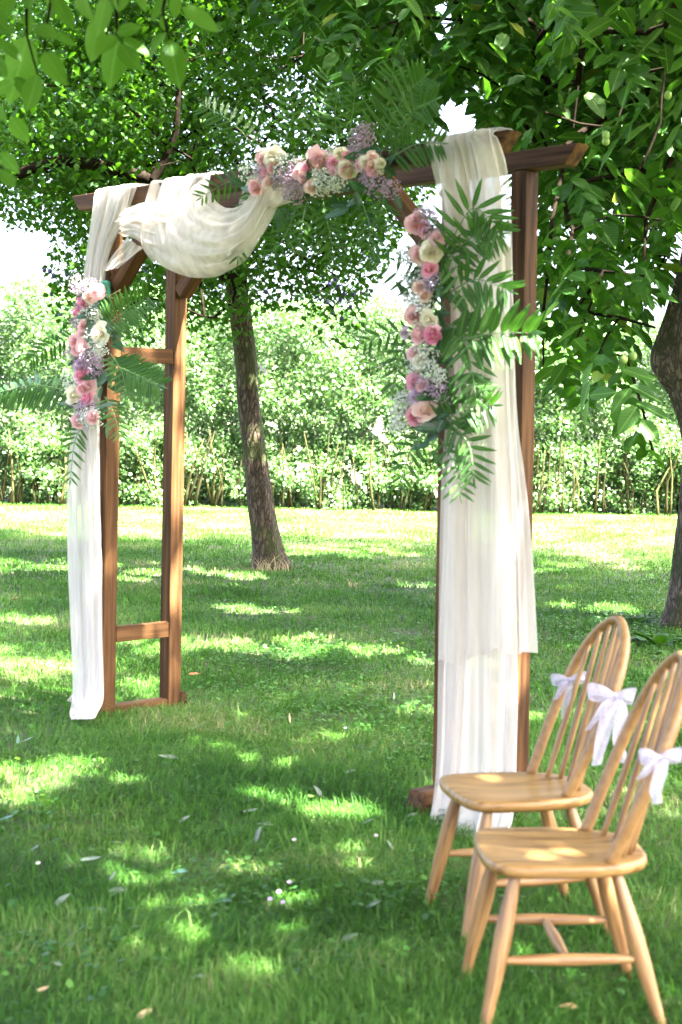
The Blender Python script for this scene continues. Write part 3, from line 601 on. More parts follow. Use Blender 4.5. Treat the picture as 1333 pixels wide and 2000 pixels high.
# ---- grass
def build_grass():
    rg = np.random.default_rng(41)
    P = []; Hs = []; Ws = []
    for d0, d1, den, wd, hm in ((3.9, 6.5, 10000, .0032, .060), (6.5, 9.5, 6600, .0040, .056), (9.5, 15, 3300, .0056, .050), (15, 27.6, 1250, .0090, .046)):
        hw = lambda d: 0.215*d+0.9
        A = (hw(d0)+hw(d1))*(d1-d0); n = int(A*den)
        y = rg.uniform(d0, d1, n); x = rg.uniform(-1, 1, n)*hw(y)
        dn = vnoise(x*1.3, y*1.3, 2)*.5+vnoise(x*4, y*4, 3)*.5
        k = rg.random(n) < 0.14+1.2*dn
        x, y, dn = x[k], y[k], dn[k]; n = len(x)
        P.append(np.stack([x, y, np.zeros(n)], 1)); Ws.append(wd*rg.uniform(.7, 1.3, n))
        tuft = vnoise(x*2.2+9, y*2.2, 5)
        Hs.append(hm*(0.30+0.85*tuft+0.6*rg.random(n)**2)*np.where(rg.random(n) < .03, 1.7, 1))
    P = np.vstack(P); H = np.concatenate(Hs); W = np.concatenate(Ws); n = len(P)
    a = rg.random(n)*2*np.pi
    wind = (vnoise(P[:, 0]*1.1+3, P[:, 1]*1.1, 8)-.5)*6
    a = np.where(rg.random(n) < .3, wind, a)
    lean = rg.uniform(.2, 1.0, n)+1.6*rg.random(n)**3; dx, dy = np.cos(a), np.sin(a); b = a+np.pi/2+rg.normal(size=n)*.6; sx, sy = np.cos(b), np.sin(b)
    v = np.zeros((n, 5, 3), np.float32); side = np.stack([sx, sy, np.zeros(n)], 1)*(W/2)[:, None]
    mid = P+np.stack([dx*lean*H*.28, dy*lean*H*.28, H*.55], 1); tip = P+np.stack([dx*lean*H*.95, dy*lean*H*.95, H*np.clip(1.1-lean*.42, .18, 1)], 1)
    v[:, 0] = P-side; v[:, 1] = P+side; v[:, 2] = mid-side*.85; v[:, 3] = mid+side*.85; v[:, 4] = tip
    i0 = (np.arange(n)*5)[:, None]
    me = np_mesh('grass', v.reshape(-1, 3), [np.concatenate([i0, i0+1, i0+3, i0+2], 1), np.concatenate([i0+2, i0+3, i0+4], 1)], M['grass'], True)
    o = mesh_obj('grass', me); tag(o, 'shaded green lawn grass dappled with sun flecks', 'grass', kind='stuff')
    # low ground cover leaves in patches
    pts = []
    for px, py, rx, ry, k in ((640, 1370, .55, .7, 1500), (770, 1400, .4, .6, 900), (560, 1290, .4, .5, 700), (1150, 1240, .6, .9, 1500), (1280, 1190, .6, 1.2, 1600), (800, 1480, .3, .35, 500), (720, 1250, .5, .8, 700), (1100, 1330, .25, .5, 500), (250, 1860, .18, .2, 160), (780, 1760, .2, .22, 200), (480, 1740, .2, .25, 200), (40, 1600, .14, .2, 120), (900, 1180, .5, 1, 500), (600, 1115, .5, .5, 300), (1180, 1500, .2, .3, 200), (120, 1880, .12, .15, 100), (660, 1900, .18, .12, 120)):
        c = ground(px, py); k = int(k*.6); q = rg.normal(size=(k, 2))*np.array((rx, ry))*.7; pts.append(np.stack([c.x+q[:, 0], c.y+q[:, 1], rg.uniform(.025, .065, k)], 1))
    sc = 2500; yy = rg.uniform(4, 14, sc); pts.append(np.stack([rg.uniform(-1, 1, sc)*(0.215*yy+.5), yy, rg.uniform(.02, .05, sc)], 1))
    p = np.vstack(pts); n = len(p); a = rg.random(n)*6.28
    R = rot_from(np.stack([np.cos(a), np.sin(a), rg.normal(size=n)*.25], 1), np.stack([rg.normal(size=n)*.35, rg.normal(size=n)*.35, np.ones(n)], 1)); L = rg.uniform(.014, .032, n)
    o = mesh_obj('ground_cover', leaf_cloud_mesh('ground_cover', HEXA, p, R, L, L*rg.uniform(.7, 1, n), M['clover'])); tag(o, 'dark low clover and ivy leaves among the lawn grass', 'ground cover', kind='stuff')
build_grass()

# ------------------------------------------------------------------ the arbour
AX, AY, PHI, AW, AD, AH, OV, CUT, B = -1.234, 8.714, 0.827, 2.513, 0.433, 2.707, 0.253, 0.073, 0.085
WD = Vector((math.cos(PHI), -math.sin(PHI), 0)); DP = Vector((math.sin(PHI), math.cos(PHI), 0)); OA = Vector((AX, AY, 0))
A4 = Matrix.Translation(OA) @ Matrix((WD, DP, Vector((0, 0, 1)))).transposed().to_4x4()
def AL(a, c, z): return OA+WD*a+DP*c+Vector((0, 0, z))
def AP(px, py, c):
    r = ray(px, py); cam0 = Vector((0, 0, CAM_H)); t = (c-(cam0-OA).dot(DP))/r.dot(DP); return cam0+r*t
def timber(name, p0, p1, hy, hz, parent, cut0=0.0, cut1=0.0, up=(0, 0, 1), mat='stain', label=None):
    """board along p0->p1 in arbour coordinates; cut*: how far the top edge runs past the bottom edge"""
    p0, p1 = Vector(p0), Vector(p1); L = (p1-p0).length; mb = MB()
    ns = max(2, int(L/0.25)); rows = []
    rr = random.Random(name+str(L))
    for i in range(ns+1):
        t = i/ns; e0 = cut0*(1-t); e1 = cut1*t; j = lambda: rr.uniform(-.0012, .0012)
        rows.append([(L*t+(0), -hy+j(), -hz+j()), (L*t, hy+j(), -hz+j()), (L*t-(cut0 if i == 0 else 0)+(cut1 if i == ns else 0), hy+j(), hz+j()), (L*t-(cut0 if i == 0 else 0)+(cut1 if i == ns else 0), -hy+j(), hz+j())])
    mb.grid(rows, True)
    b0, b1 = 0, ns*4
    mb.q += [(b0+3, b0+2, b0+1, b0), (b1, b1+1, b1+2, b1+3)]
    return mb.build(name, M[mat], parent, A4 @ axes_mw(p0, p1-p0, up), smooth=False, bevel=0.004)
arb = thing('wedding_arbour', AL(AW/2, AD/2, 0), 'brown stained timber wedding arbour with ladder sides on the lawn', 'arbour')
h2 = B/2
for a in (0, AW):
    for c in (0, AD):
        timber('post', (a, c, 0.0), (a, c, AH-0.001), h2, h2, arb, up=(0, 1, 0))
for c in (0, AD):
    timber('beam', (-OV, c, AH+h2+.002), (AW+OV, c, AH+h2+.002), h2, h2, arb, CUT, CUT)
for c in (0, AD):
    for a, s in ((0, 1), (AW, -1)):
        p0 = Vector((a+s*(h2+.012), c, AH-.43)); p1 = Vector((a+s*.46, c, AH-.03))
        timber('brace', p0, p1, h2-.004, h2-.004, arb, up=(-s, 0, 1))
for a, s in ((0, 1), (AW, 1)):
    for z in (0.44, 1.93):
        timber('rung', (a+s*.022, h2+.001, z), (a+s*.022, AD-h2-.001, z), .019, .042, arb)
    timber('foot_rail', (a, -h2-.16 if a else -h2-.04, .045), (a, -h2-.001, .045), .045, .044, arb, cut0=-.03)
    timber('foot_rail', (a, h2+.001, .03), (a, AD-h2-.001, .03), .04, .03, arb)
    timber('foot_rail', (a, AD+h2+.001, .045), (a, AD+h2+.06, .045), .045, .044, arb, cut1=-.03)

# ------------------------------------------------------------------ tulle drapes
def sheet(name, st, parent, mat, nu=56, nv=90, pleats=7, amp=.018, seed=0, nrm=None, off=0.0, hem=0.0):
    """st: list of (left point, right point) world"""
    rg = np.random.default_rng(seed); Lc = catmull([tuple(s[0]) for s in st], nv); Rc = catmull([tuple(s[1]) for s in st], nv)
    nn = np.array(nrm if nrm is not None else -DP); u = np.linspace(0, 1, nu); P = np.zeros((nv, nu, 3))
    ph = rg.random(8)*6.28; fr = pleats*np.array((.45, .8, 1.3, 1.9, 2.9)); am = np.array((.7, 1, .6, .28, .12))
    for j in range(nv):
        v = j/(nv-1); w = np.linalg.norm(Rc[j]-Lc[j])
        uu = u+0.03*np.sin(2*np.pi*(u*2+v*1.3)+ph[5])*u*(1-u)*4
        base = Lc[j][None]*(1-uu)[:, None]+Rc[j][None]*uu[:, None]
        d = sum(a*np.sin(2*np.pi*f*u+p+1.1*math.sin(v*3+p)+v*(0.5+p*.2)) for a, f, p in zip(am, fr, ph))
        P[j] = base+nn[None]*((amp*d*min(1, .35+w/.25))+off)[:, None]
        P[j, :, 2] += hem*v**10*(np.sin(5.1*u+seed)+.6*np.sin(11.3*u+2*seed)+.3*np.sin(23*u))
    mb = MB(); mb.grid(P); return mb.build(name, M[mat], parent)
def st_px(rows): return [(AP(r[0], r[1], r[4]), AP(r[2], r[3], r[4] if len(r) < 6 else r[5])) for r in rows]
TOP = AH+B+.014
def over(px0, px1, c0=-.062):
    """stations that carry a cloth from behind the beam over its top; px0, px1 = picture columns at the beam's top front edge"""
    out = []
    pa, pb = [], []
    for px in (px0, px1):
        q = AP(px, 380, c0); a = (q-OA).dot(WD)
        # refine: same column at beam top height
        for _ in range(4):
            x = project(np.array(AL(a, c0, TOP)))[0]; a += (px-float(x))/260.0
        pa.append(a)
    for c, z in ((.052, TOP-.05), (.045, TOP), (0, TOP+.004), (-.045, TOP), (c0, TOP-.03)):
        out.append((AL(pa[0], c, z), AL(pa[1], c, z)))
    return out
dl = thing('tulle_drape', AL(0, -.1, 0), 'cream tulle drape looped over the far beam end and falling to the grass', 'drape', 'tulle drapes on the arbour')
left_rows = [(186, 420, 244, 425, -.075), (178, 480, 217, 482, -.08), (171, 540, 204, 542, -.085), (165, 640, 203, 640, -.085), (152, 800, 194, 800, -.09), (143, 900, 193, 900, -.095), (140, 980, 194, 980, -.10), (142, 1100, 197, 1100, -.105), (148, 1230, 198, 1230, -.11), (152, 1330, 201, 1330, -.12), (150, 1370, 200, 1370, -.15), (146, 1392, 190, 1392, -.22), (150, 1404, 182, 1404, -.30)]
sheet('hanging_panel', over(190, 264)+st_px(left_rows), dl, 'tulle', pleats=5, amp=.011, seed=1, nv=140)
sheet('hanging_panel', over(194, 258, -.066)+st_px(left_rows), dl, 'tulle_w', pleats=8, amp=.008, seed=2, off=.012, nv=140)
sheet('cloth_tail', st_px([(150, 1345, 172, 1345, -.13), (138, 1362, 160, 1366, -.12), (134, 1368, 152, 1380, -.10)]), dl, 'tulle', nu=20, nv=16, pleats=2, amp=.006, seed=3)
sheet('twisted_strand', st_px([(228, 424, 238, 462, -.085), (246, 412, 250, 462, -.10), (266, 404, 268, 470, -.105), (290, 398, 296, 492, -.11), (330, 396, 338, 512, -.11), (380, 400, 380, 500, -.10)]), dl, 'tulle', nu=40, nv=50, pleats=4, amp=.012, seed=4)
sheet('twisted_strand', st_px([(232, 420, 240, 458, -.10), (262, 402, 264, 464, -.12), (290, 396, 296, 486, -.125), (340, 400, 340, 500, -.12)]), dl, 'tulle', nu=40, nv=40, pleats=3, amp=.012, seed=14)
sheet('cloth_tail', st_px([(246, 462, 280, 486, -.10), (226, 492, 254, 508, -.10), (204, 530, 228, 524, -.095)]), dl, 'tulle', nu=24, nv=24, pleats=3, amp=.006, seed=5)
sheet('swag', over(300, 412)+st_px([(290, 400, 402, 405, -.085), (283, 445, 425, 440, -.12), (282, 480, 450, 470, -.14), (300, 510, 455, 495, -.12)]), dl, 'tulle', pleats=6, amp=.012, seed=6)
def bowl(name, parent, seed, c_off=0.0, nu=64, nv=40, vr=(0, 1), amp=.007):
    rg = np.random.default_rng(seed); ph = rg.random(6)*6.28; P = np.zeros((nv, nu, 3))
    for j in range(nv):
        v = vr[0]+(vr[1]-vr[0])*j/(nv-1); lp = lambda a, b: (a[0]+(b[0]-a[0])*v, a[1]+(b[1]-a[1])*v)
        Lp, Q1, Bp, Q2, Rp = lp((405, 340), (278, 455)), lp((415, 385), (305, 512)), lp((445, 405), (392, 542)), lp((485, 385), (480, 505)), lp((520, 325), (552, 385))
        pts = []
        for k, q in enumerate((Lp, Q1, Bp, Q2, Rp)):
            bul = math.sin(math.pi*k/4)*(.17*math.sin(math.pi*(.15+.62*v))-.05*v**6)
            pts.append(tuple(AP(q[0], q[1], -.068-bul-c_off)))
        row = catmull(pts, nu); u = np.linspace(0, 1, nu)
        d = amp*(np.sin(2*np.pi*5*v+ph[0]+1.5*np.sin(3*u+ph[1]))+.6*np.sin(2*np.pi*9*v+ph[2]+2*np.sin(4*u+ph[3]))+.5*np.sin(2*np.pi*(6*u+2*v)+ph[4]))*np.minimum(1, 4*u*(1-u)+.25)
        P[j] = row+np.array(-DP)[None]*d[:, None]+np.array((0, 0, 1.0))[None]*(.3*d)[:, None]
    mb = MB(); mb.grid(P); mb.build(name, M['tulle'], parent)
bowl('swag', dl, 7); bowl('swag', dl, 8, -.03, vr=(.25, .97), amp=.009); bowl('swag', dl, 9, .02, vr=(.1, .7), amp=.008)
sheet('swag', over(512, 640)+st_px([(498, 345, 632, 330, -.08), (478, 390, 590, 385, -.10), (470, 430, 552, 400, -.10)]), dl, 'tulle', pleats=5, amp=.012, seed=10)
dr = thing('tulle_drape', AL(AW, -.1, 0), 'long cream tulle drape falling over the near posts behind the chairs', 'drape', 'tulle drapes on the arbour')
RB = [(858, 360, 980, 350, -.08), (876, 450, 984, 450, -.09), (888, 600, 990, 600, -.09), (882, 760, 994, 760, -.095), (870, 950, 1003, 950, -.10), (866, 1150, 1007, 1150, -.10), (864, 1330, 1010, 1330, -.10), (861, 1480, 1006, 1480, -.11), (854, 1560, 1002, 1560, -.15), (846, 1605, 996, 1605, -.22), (846, 1632, 985, 1636, -.30)]
sheet('long_panel', over(842, 966)+st_px(RB), dr, 'tulle_w', nu=72, nv=140, pleats=5, amp=.018, seed=21)
sheet('long_panel', over(846, 962, -.068)+st_px([r[:4]+(r[4]-.02,) for r in RB]), dr, 'tulle', nu=72, nv=140, pleats=6, amp=.012, seed=22)
sheet('outer_panel', over(834, 966, -.075)+st_px([(836, 300, 976, 272, -.085), (846, 345, 992, 322, -.10), (860, 410, 1001, 410, -.12), (878, 520, 1004, 520, -.13), (896, 700, 1008, 700, -.13), (884, 830, 1014, 830, -.135), (869, 950, 1029, 950, -.14), (866, 1080, 1040, 1080, -.145), (864, 1200, 1046, 1200, -.15), (862, 1284, 1049, 1280, -.15)]), dr, 'tulle', nu=80, nv=120, pleats=4.5, amp=.018, seed=23, hem=.022)

# ------------------------------------------------------------------ flower arrangements
def rose_mesh(name, mat, seed, openness=1.0):
    rg = random.Random(seed); mb = MB()
    for k in range(20):
        f = k/19.0; th = k*2.3999+rg.uniform(-.2, .2); R = 0.03+0.80*f**0.8; span = 1.5-.6*f; h = 1.0-.38*f*openness; rows = []
        for j in range(5):
            v = j/4; row = []
            for i in range(5):
                u = i/2-1
                edge = 1-0.22*u*u*v
                r = R*(0.30+0.70*math.sin(min(1, v*1.15)*math.pi/2))*(1+.06*math.sin(5*u+k))*(1-.5*(1-f)**2*v*v)+(.26*f*f*openness*v**3)
                z = h*v*edge-(.28*f*f*openness*v**3)-.35*f
                a = th+u*span*(0.45+.55*math.sin(math.pi*(.18+.6*v)))
                row.append((r*math.cos(a), r*math.sin(a), z))
            rows.append(row)
        mb.grid(rows)
    return mb.mesh(name, mat)
ROSE = {k: [rose_mesh('rose', M['rose_'+k], s, o) for s, o in ((1, 1.0), (2, .75), (3, 1.25))] for k in ('cream', 'blush', 'pink', 'hot', 'peach', 'mauve')}
def gyp_mesh(name, mat, seed, n=130):
    rg = np.random.default_rng(seed); mb = MB()
    for i in range(n):
        v = rg.normal(size=3); v /= np.linalg.norm(v); v *= (.45+.55*rg.random()); v[2] = abs(v[2])*.9+.05
        r = rg.uniform(.06, .115); c = v
        # a small ruffled flower: two crossed five-sided cups
        b = len(mb.v); k = 5; ax = v/np.linalg.norm(v); e1 = np.cross(ax, (0.3, .5, .8)); e1 /= np.linalg.norm(e1); e2 = np.cross(ax, e1)
        mb.v.append(tuple(c-ax*r*.7))
        for q in range(k): a = 6.283*q/k; mb.v.append(tuple(c+(e1*math.cos(a)+e2*math.sin(a))*r+ax*r*.1))
        mb.v.append(tuple(c+ax*r*.55))
        for q in range(k):
            l = (q+1) % k; mb.t += [(b, b+1+l, b+1+q), (b+1+k, b+1+q, b+1+l)]
    return mb.mesh(name, mat, True)
GYP = {k: [gyp_mesh('baby_breath', M['gyp_'+k], s) for s in (1, 2, 3)] for k in 'wl'}
def stalk_mesh(seed):
    rg = np.random.default_rng(seed); mb = MB()
    for i in range(26):
        v = rg.normal(size=3); v /= np.linalg.norm(v); v[2] = abs(v[2]); mb.tube([(0, 0, -.3), v*.45+np.array((0, 0, -.05)), v*.92], [.02, .014, .01], 3, False)
    return mb.mesh('stalks', M['stemgreen'])
STALK = [stalk_mesh(1), stalk_mesh(2)]
leaflet_me = [big_leaf_mesh('leaflet', M['frond'], wid, 6, dr_, .05, .75) for wid, dr_ in ((.150, .10), (.165, .14), (.145, .05))]
wide_leaflet_me = [big_leaf_mesh('leaflet', M['frond'], .27, 6, .10, .05, .7)]
ruscus_me = [big_leaf_mesh('leaf', M['ruscus'], wid, 6, .15, .08, .75) for wid in (.34, .42, .28)]
frnd = random.Random(77)
def frond(parent, c0, pts, wide=False, hang=.10, size=1.0):
    """pts: two or three picture points base, (middle,) tip on planes that lean out from the arbour"""
    cs = [c0-.07*k/(len(pts)-1) for k in range(len(pts))]; P = [AP(q[0], q[1], c) for q, c in zip(pts, cs)]
    if len(P) == 2: P = [P[0], P[0].lerp(P[1], .5)-DP*.03+Vector((0, 0, .02)), P[1]]
    cv = catmull([tuple(p) for p in P], 30); L = float(np.linalg.norm(np.diff(cv, axis=0), axis=1).sum()); mid = P[1]
    mb = MB(); mb.tube(cv, list(np.linspace(.0034, .0012, 30)), 5)
    o = mb.build('palm_frond', M['stemgreen'], parent)
    toC = (Vector((0, 0, CAM_H))-mid).normalized(); nrm = (toC+Vector((frnd.gauss(0, .15), frnd.gauss(0, .15), frnd.gauss(0.05, .2)))).normalized()
    me = wide_leaflet_me if wide else leaflet_me; ll = (.05+.24*L)*size; n = max(5, int(L*.84/(.030 if not wide else .05)))
    n = min(n, 15)
    for i in range(n):
        t = .14+.84*i/(n-1); q = min(29, int(round(t*29))); p = Vector(cv[q]); tg = (Vector(cv[min(29, q+1)])-Vector(cv[max(0, q-1)])).normalized()
        sd = nrm.cross(tg).normalized(); f = .42+.58*math.sin(math.pi*(.24+.62*t))
        for s in (-1, 1):
            d = (sd*s*.88+tg*(.42+.42*t*t)+Vector((0, 0, -hang))+Vector((frnd.gauss(0, .025), frnd.gauss(0, .025), frnd.gauss(0, .025)))).normalized()
            l = ll*f*frnd.uniform(.94, 1.05)
            mesh_obj('leaflet', frnd.choice(me), o, axes_mw(p, d, nrm+sd*(-s)*.25) @ Matrix.Scale(l, 4))
    mesh_obj('leaflet', frnd.choice(me), o, axes_mw(cv[-1], Vector(cv[-1])-Vector(cv[-3]), nrm) @ Matrix.Scale(ll*.5, 4))
def rose(parent, px, py, rp, kind, c):
    p = AP(px, py, c); s = rp*p.y/FPX
    toC = (Vector((0, 0, CAM_H))-p).normalized(); n = (toC*.7-DP*.6+Vector((frnd.gauss(0, .3), frnd.gauss(0, .2), frnd.gauss(.05, .3)))).normalized()
    mesh_obj('rose', frnd.choice(ROSE[kind]), parent, axes_mw(p-n*s*.4, n.orthogonal(), n) @ Matrix.Rotation(frnd.uniform(0, 6.28), 4, 'Z') @ Matrix.Scale(s*1.2, 4))
def gyp(parent, px, py, rp, kind, c):
    p = AP(px, py, c); s = rp*p.y/FPX; toC = (Vector((0, 0, CAM_H))-p).normalized()
    n = (toC*.8-DP*.5+Vector((frnd.gauss(0, .3), frnd.gauss(0, .3), frnd.gauss(0, .3)))).normalized()
    m = axes_mw(p-n*s*.4, n.orthogonal(), n) @ Matrix.Rotation(frnd.uniform(0, 6.28), 4, 'Z') @ Matrix.Scale(s*1.42, 4)
    o = mesh_obj('baby_breath', frnd.choice(GYP[kind]), parent, m); mesh_obj('stalks', frnd.choice(STALK), o, m)
def greens(parent, boxes, c, n, ll=(.07, .13)):
    for i in range(n):
        x0, y0, x1, y1 = frnd.choice(boxes); p = AP(frnd.uniform(x0, x1), frnd.uniform(y0, y1), c+frnd.uniform(-.05, .03))
        d = Vector((frnd.gauss(0, 1), frnd.gauss(0, .5), frnd.gauss(-.35, .8))); l = frnd.uniform(*ll)
        mesh_obj('leaf', frnd.choice(ruscus_me), parent, axes_mw(p, d, Vector((frnd.gauss(0, .6), -1, frnd.gauss(.3, .6)))) @ Matrix.Scale(l, 4))

ft = thing('flower_arrangement', AL(AW*.62, -.12, AH+.04), 'flower and palm garland of pink and cream roses across the top beam', 'flowers', 'flower arrangements on the arbour')
greens(ft, [(490, 310, 770, 385), (540, 360, 740, 410), (500, 290, 770, 330)], -.09, 60)
for a in (((502, 290), (452, 238), (402, 208)), ((553, 285), (572, 222), (562, 172)), ((600, 290), (628, 215), (640, 150)), ((515, 290), (520, 240)), ((704, 290), (752, 222), (768, 140)), ((760, 300), (805, 222), (850, 195)), ((758, 312), (812, 282), (862, 280)), ((680, 280), (688, 225), (695, 176)),
          ((490, 345), (440, 358), (395, 385)), ((505, 380), (481, 424), (466, 503)), ((582, 395), (560, 455), (528, 500)), ((632, 395), (643, 450), (656, 515)), ((600, 390), (590, 440), (585, 490)), ((704, 385), (722, 440), (720, 500)), ((754, 375), (765, 440)), ((660, 285), (655, 220), (662, 180)), ((735, 290), (790, 190), (830, 150))):
    frond(ft, -.10, a, size=.78)
for a in ((533, 312, 25, 'cream'), (517, 308, 17, 'blush'), (520, 341, 15, 'pink'), (497, 368, 15, 'blush'), (588, 331, 19, 'blush'), (604, 330, 14, 'pink'), (624, 318, 23, 'blush'), (678, 334, 18, 'cream'), (667, 300, 14, 'cream'), (681, 305, 11, 'pink'), (706, 320, 13, 'hot'), (728, 326, 14, 'pink'), (726, 308, 12, 'peach'), (742, 318, 10, 'cream'), (655, 335, 9, 'pink')): rose(ft, *a, -.17)
for a in ((492, 336, 21, 'w'), (556, 322, 20, 'w'), (570, 345, 24, 'l'), (545, 350, 18, 'l'), (575, 378, 20, 'l'), (640, 355, 24, 'w'), (660, 352, 20, 'w'), (625, 365, 18, 'w'), (648, 300, 14, 'w'), (705, 272, 22, 'l'), (715, 255, 16, 'l'), (698, 290, 16, 'l'), (735, 362, 20, 'l'), (765, 370, 16, 'l'), (715, 350, 15, 'l'), (600, 360, 14, 'l')): gyp(ft, *a, -.15)

fr_ = thing('flower_arrangement', AL(AW, -.15, 1.6), 'hanging flower and palm spray tied to the near post of the arbour', 'flowers', 'flower arrangements on the arbour')
greens(fr_, [(835, 470, 875, 620), (840, 600, 885, 760), (835, 760, 885, 880), (795, 480, 850, 820)], -.17, 95)
for a, h in ((((868, 500), (922, 408), (972, 448)), .3), (((872, 510), (925, 462), (978, 456)), .45), (((857, 490), (885, 505), (906, 580)), .1), (((868, 580), (928, 546), (990, 566)), .45), (((872, 632), (908, 660), (932, 785)), .1), (((862, 835), (904, 798), (962, 792)), .2), (((872, 820), (915, 866), (925, 930)), .1),
             (((862, 858), (885, 905), (898, 962)), .1), (((812, 565), (775, 530), (732, 505)), .35), (((805, 650), (760, 650), (714, 668)), .35), (((800, 668), (780, 700), (768, 765)), .1), (((825, 850), (800, 885), (782, 948)), .1), (((868, 740), (900, 745), (945, 760)), .2)):
    frond(fr_, -.19, a, hang=h, size=.9)
frond(fr_, -.22, ((880, 668), (960, 652), (1036, 650)), wide=True, hang=.05, size=.95)
for a in ((813, 436, 22, 'blush'), (826, 450, 16, 'pink'), (842, 493, 21, 'cream'), (818, 500, 18, 'blush'), (835, 524, 15, 'pink'), (818, 562, 13, 'peach'), (811, 616, 18, 'blush'), (834, 626, 17, 'cream'), (815, 651, 19, 'blush'), (844, 656, 17, 'hot'), (808, 746, 15, 'pink'), (806, 690, 13, 'blush'), (812, 772, 16, 'mauve'), (829, 796, 22, 'peach'), (810, 815, 16, 'pink'), (788, 650, 10, 'mauve')): rose(fr_, *a, -.27)
for a in ((845, 440, 22, 'l'), (835, 415, 16, 'l'), (856, 465, 16, 'l'), (792, 500, 18, 'w'), (800, 545, 15, 'w'), (848, 552, 18, 'l'), (825, 592, 22, 'w'), (802, 585, 15, 'w'), (832, 692, 22, 'w'), (812, 712, 18, 'w'), (840, 722, 18, 'w'), (834, 762, 22, 'l'), (865, 762, 18, 'l'), (820, 752, 18, 'l'), (786, 800, 24, 'w'), (780, 828, 20, 'w'), (792, 780, 16, 'w'), (860, 735, 14, 'w')): gyp(fr_, *a, -.25)

fl = thing('flower_arrangement', AL(0, -.15, 1.7), 'flower and palm spray on green foam tied to the far post of the arbour', 'flowers', 'flower arrangements on the arbour')
mb = MB(); mb.box(-.04, .04, -.025, .025, -.28, .0)
pf = AL(.0, -h2-.026, 0); pf = AP(207, 600, -h2-.026); mb.build('foam_tray', M['foam'], fl, Matrix.Translation((0, 0, 0)) @ axes_mw(AP(203, 548, -h2-.03), WD, (0, 0, 1)), bevel=.015)
for y0, y1 in ((565, 590), (592, 566), (605, 607), (612, 606)):
    mb = MB(); mb.tube([AP(190, y0, -h2-.062), AP(212, (y0+y1)/2, -h2-.062), AP(236, y1, -h2-.004)], .0022, 5); mb.build('raffia_tie', M['raffia'], fl)
greens(fl, [(180, 610, 225, 720), (185, 700, 235, 830), (140, 690, 170, 800), (190, 560, 200, 620)], -.13, 60)
for a, h in ((((150, 768), (70, 752), (-8, 768)), .5), (((155, 655), (105, 672), (60, 702)), .4), (((160, 832), (146, 865), (138, 935)), .1), (((205, 640), (245, 607), (290, 580)), .1), (((208, 705), (258, 728), (312, 752)), .35), (((215, 690), (238, 725), (248, 775)), .1), (((205, 775), (222, 805), (234, 850)), .1), (((150, 600), (125, 620), (98, 660)), .3)):
    frond(fl, -.14, a, hang=h, size=.74)
mb = MB(); mb.tube([AP(150, 560, -.15), AP(130, 520, -.16), AP(108, 478, -.17)], [.002, .0016, .001], 4); mb.build('twig', M['stemgreen'], fl)
for a in ((160, 590, 15, 'hot'), (176, 580, 14, 'peach'), (150, 612, 12, 'pink'), (188, 652, 20, 'cream'), (162, 652, 15, 'blush'), (170, 680, 18, 'blush'), (152, 680, 14, 'blush'), (155, 715, 16, 'mauve'), (168, 753, 17, 'blush'), (149, 772, 16, 'cream'), (168, 778, 12, 'hot'), (150, 825, 14, 'blush')): rose(fl, *a, -.20)
for a in ((155, 556, 18, 'l'), (178, 562, 16, 'l'), (166, 570, 14, 'w'), (172, 622, 18, 'w'), (152, 632, 14, 'l'), (185, 612, 14, 'w'), (196, 678, 16, 'w'), (142, 692, 14, 'l'), (178, 705, 20, 'l'), (190, 722, 15, 'l'), (140, 742, 18, 'w'), (160, 735, 14, 'w'), (170, 798, 18, 'l'), (180, 815, 18, 'w'), (166, 812, 15, 'w')): gyp(fl, *a, -.185)

def fill(parent, line, c, n, jit):
    """tuck more baby's breath and small roses between the blooms along a line of picture points"""
    P = catmull([(x, y, 0) for x, y in line], n)
    for i, p in enumerate(P):
        x, y = p[0]+frnd.gauss(0, jit), p[1]+frnd.gauss(0, jit*.7)
        gyp(parent, x, y, frnd.uniform(12, 17), 'l' if i % 5 in (0, 2) else 'w', c)
        if i % 2: rose(parent, x+frnd.gauss(0, 9), y+frnd.gauss(0, 9), frnd.uniform(11, 15), frnd.choice(('blush', 'blush', 'cream', 'pink', 'peach')), c-.03)
fill(ft, [(490, 345), (560, 340), (620, 335), (680, 325), (745, 335)], -.15, 17, 10)
fill(fr_, [(830, 440), (822, 520), (820, 600), (825, 690), (825, 770), (812, 825)], -.24, 18, 11)
fill(fl, [(166, 565), (165, 620), (172, 680), (165, 740), (166, 815)], -.18, 12, 9)

# ------------------------------------------------------------------ chairs
def along(p0, p1, prof, n=10, m=14):
    p0, p1 = Vector(p0), Vector(p1); mb = MB(); t = np.linspace(0, 1, m); r = np.interp(t, [q[0] for q in prof], [q[1] for q in prof])
    mb.tube([p0.lerp(p1, float(x)) for x in t], list(r), n); return mb
HOOP = [(0, .165), (.14, .178), (.32, .193), (.5, .197), (.66, .187), (.79, .160), (.89, .120), (.965, .062), (1, 0)]
def hoop_pt(s, y): return Vector((.105+.235*s, y, .443+.537*s))
def z_aligned(mb_fn, p0, p1):
    """a turned piece in its own frame with local z along it, so the grain follows it"""
    p0, p1 = Vector(p0), Vector(p1); return (p1-p0).length, axes_mw(p0, (p1-p0).orthogonal(), p1-p0)
def turned(name, p0, p1, prof, root, cm):
    L, m = z_aligned(None, p0, p1); return along((0, 0, 0), (0, 0, L), prof).build(name, M['pine_z'], root, cm @ m)
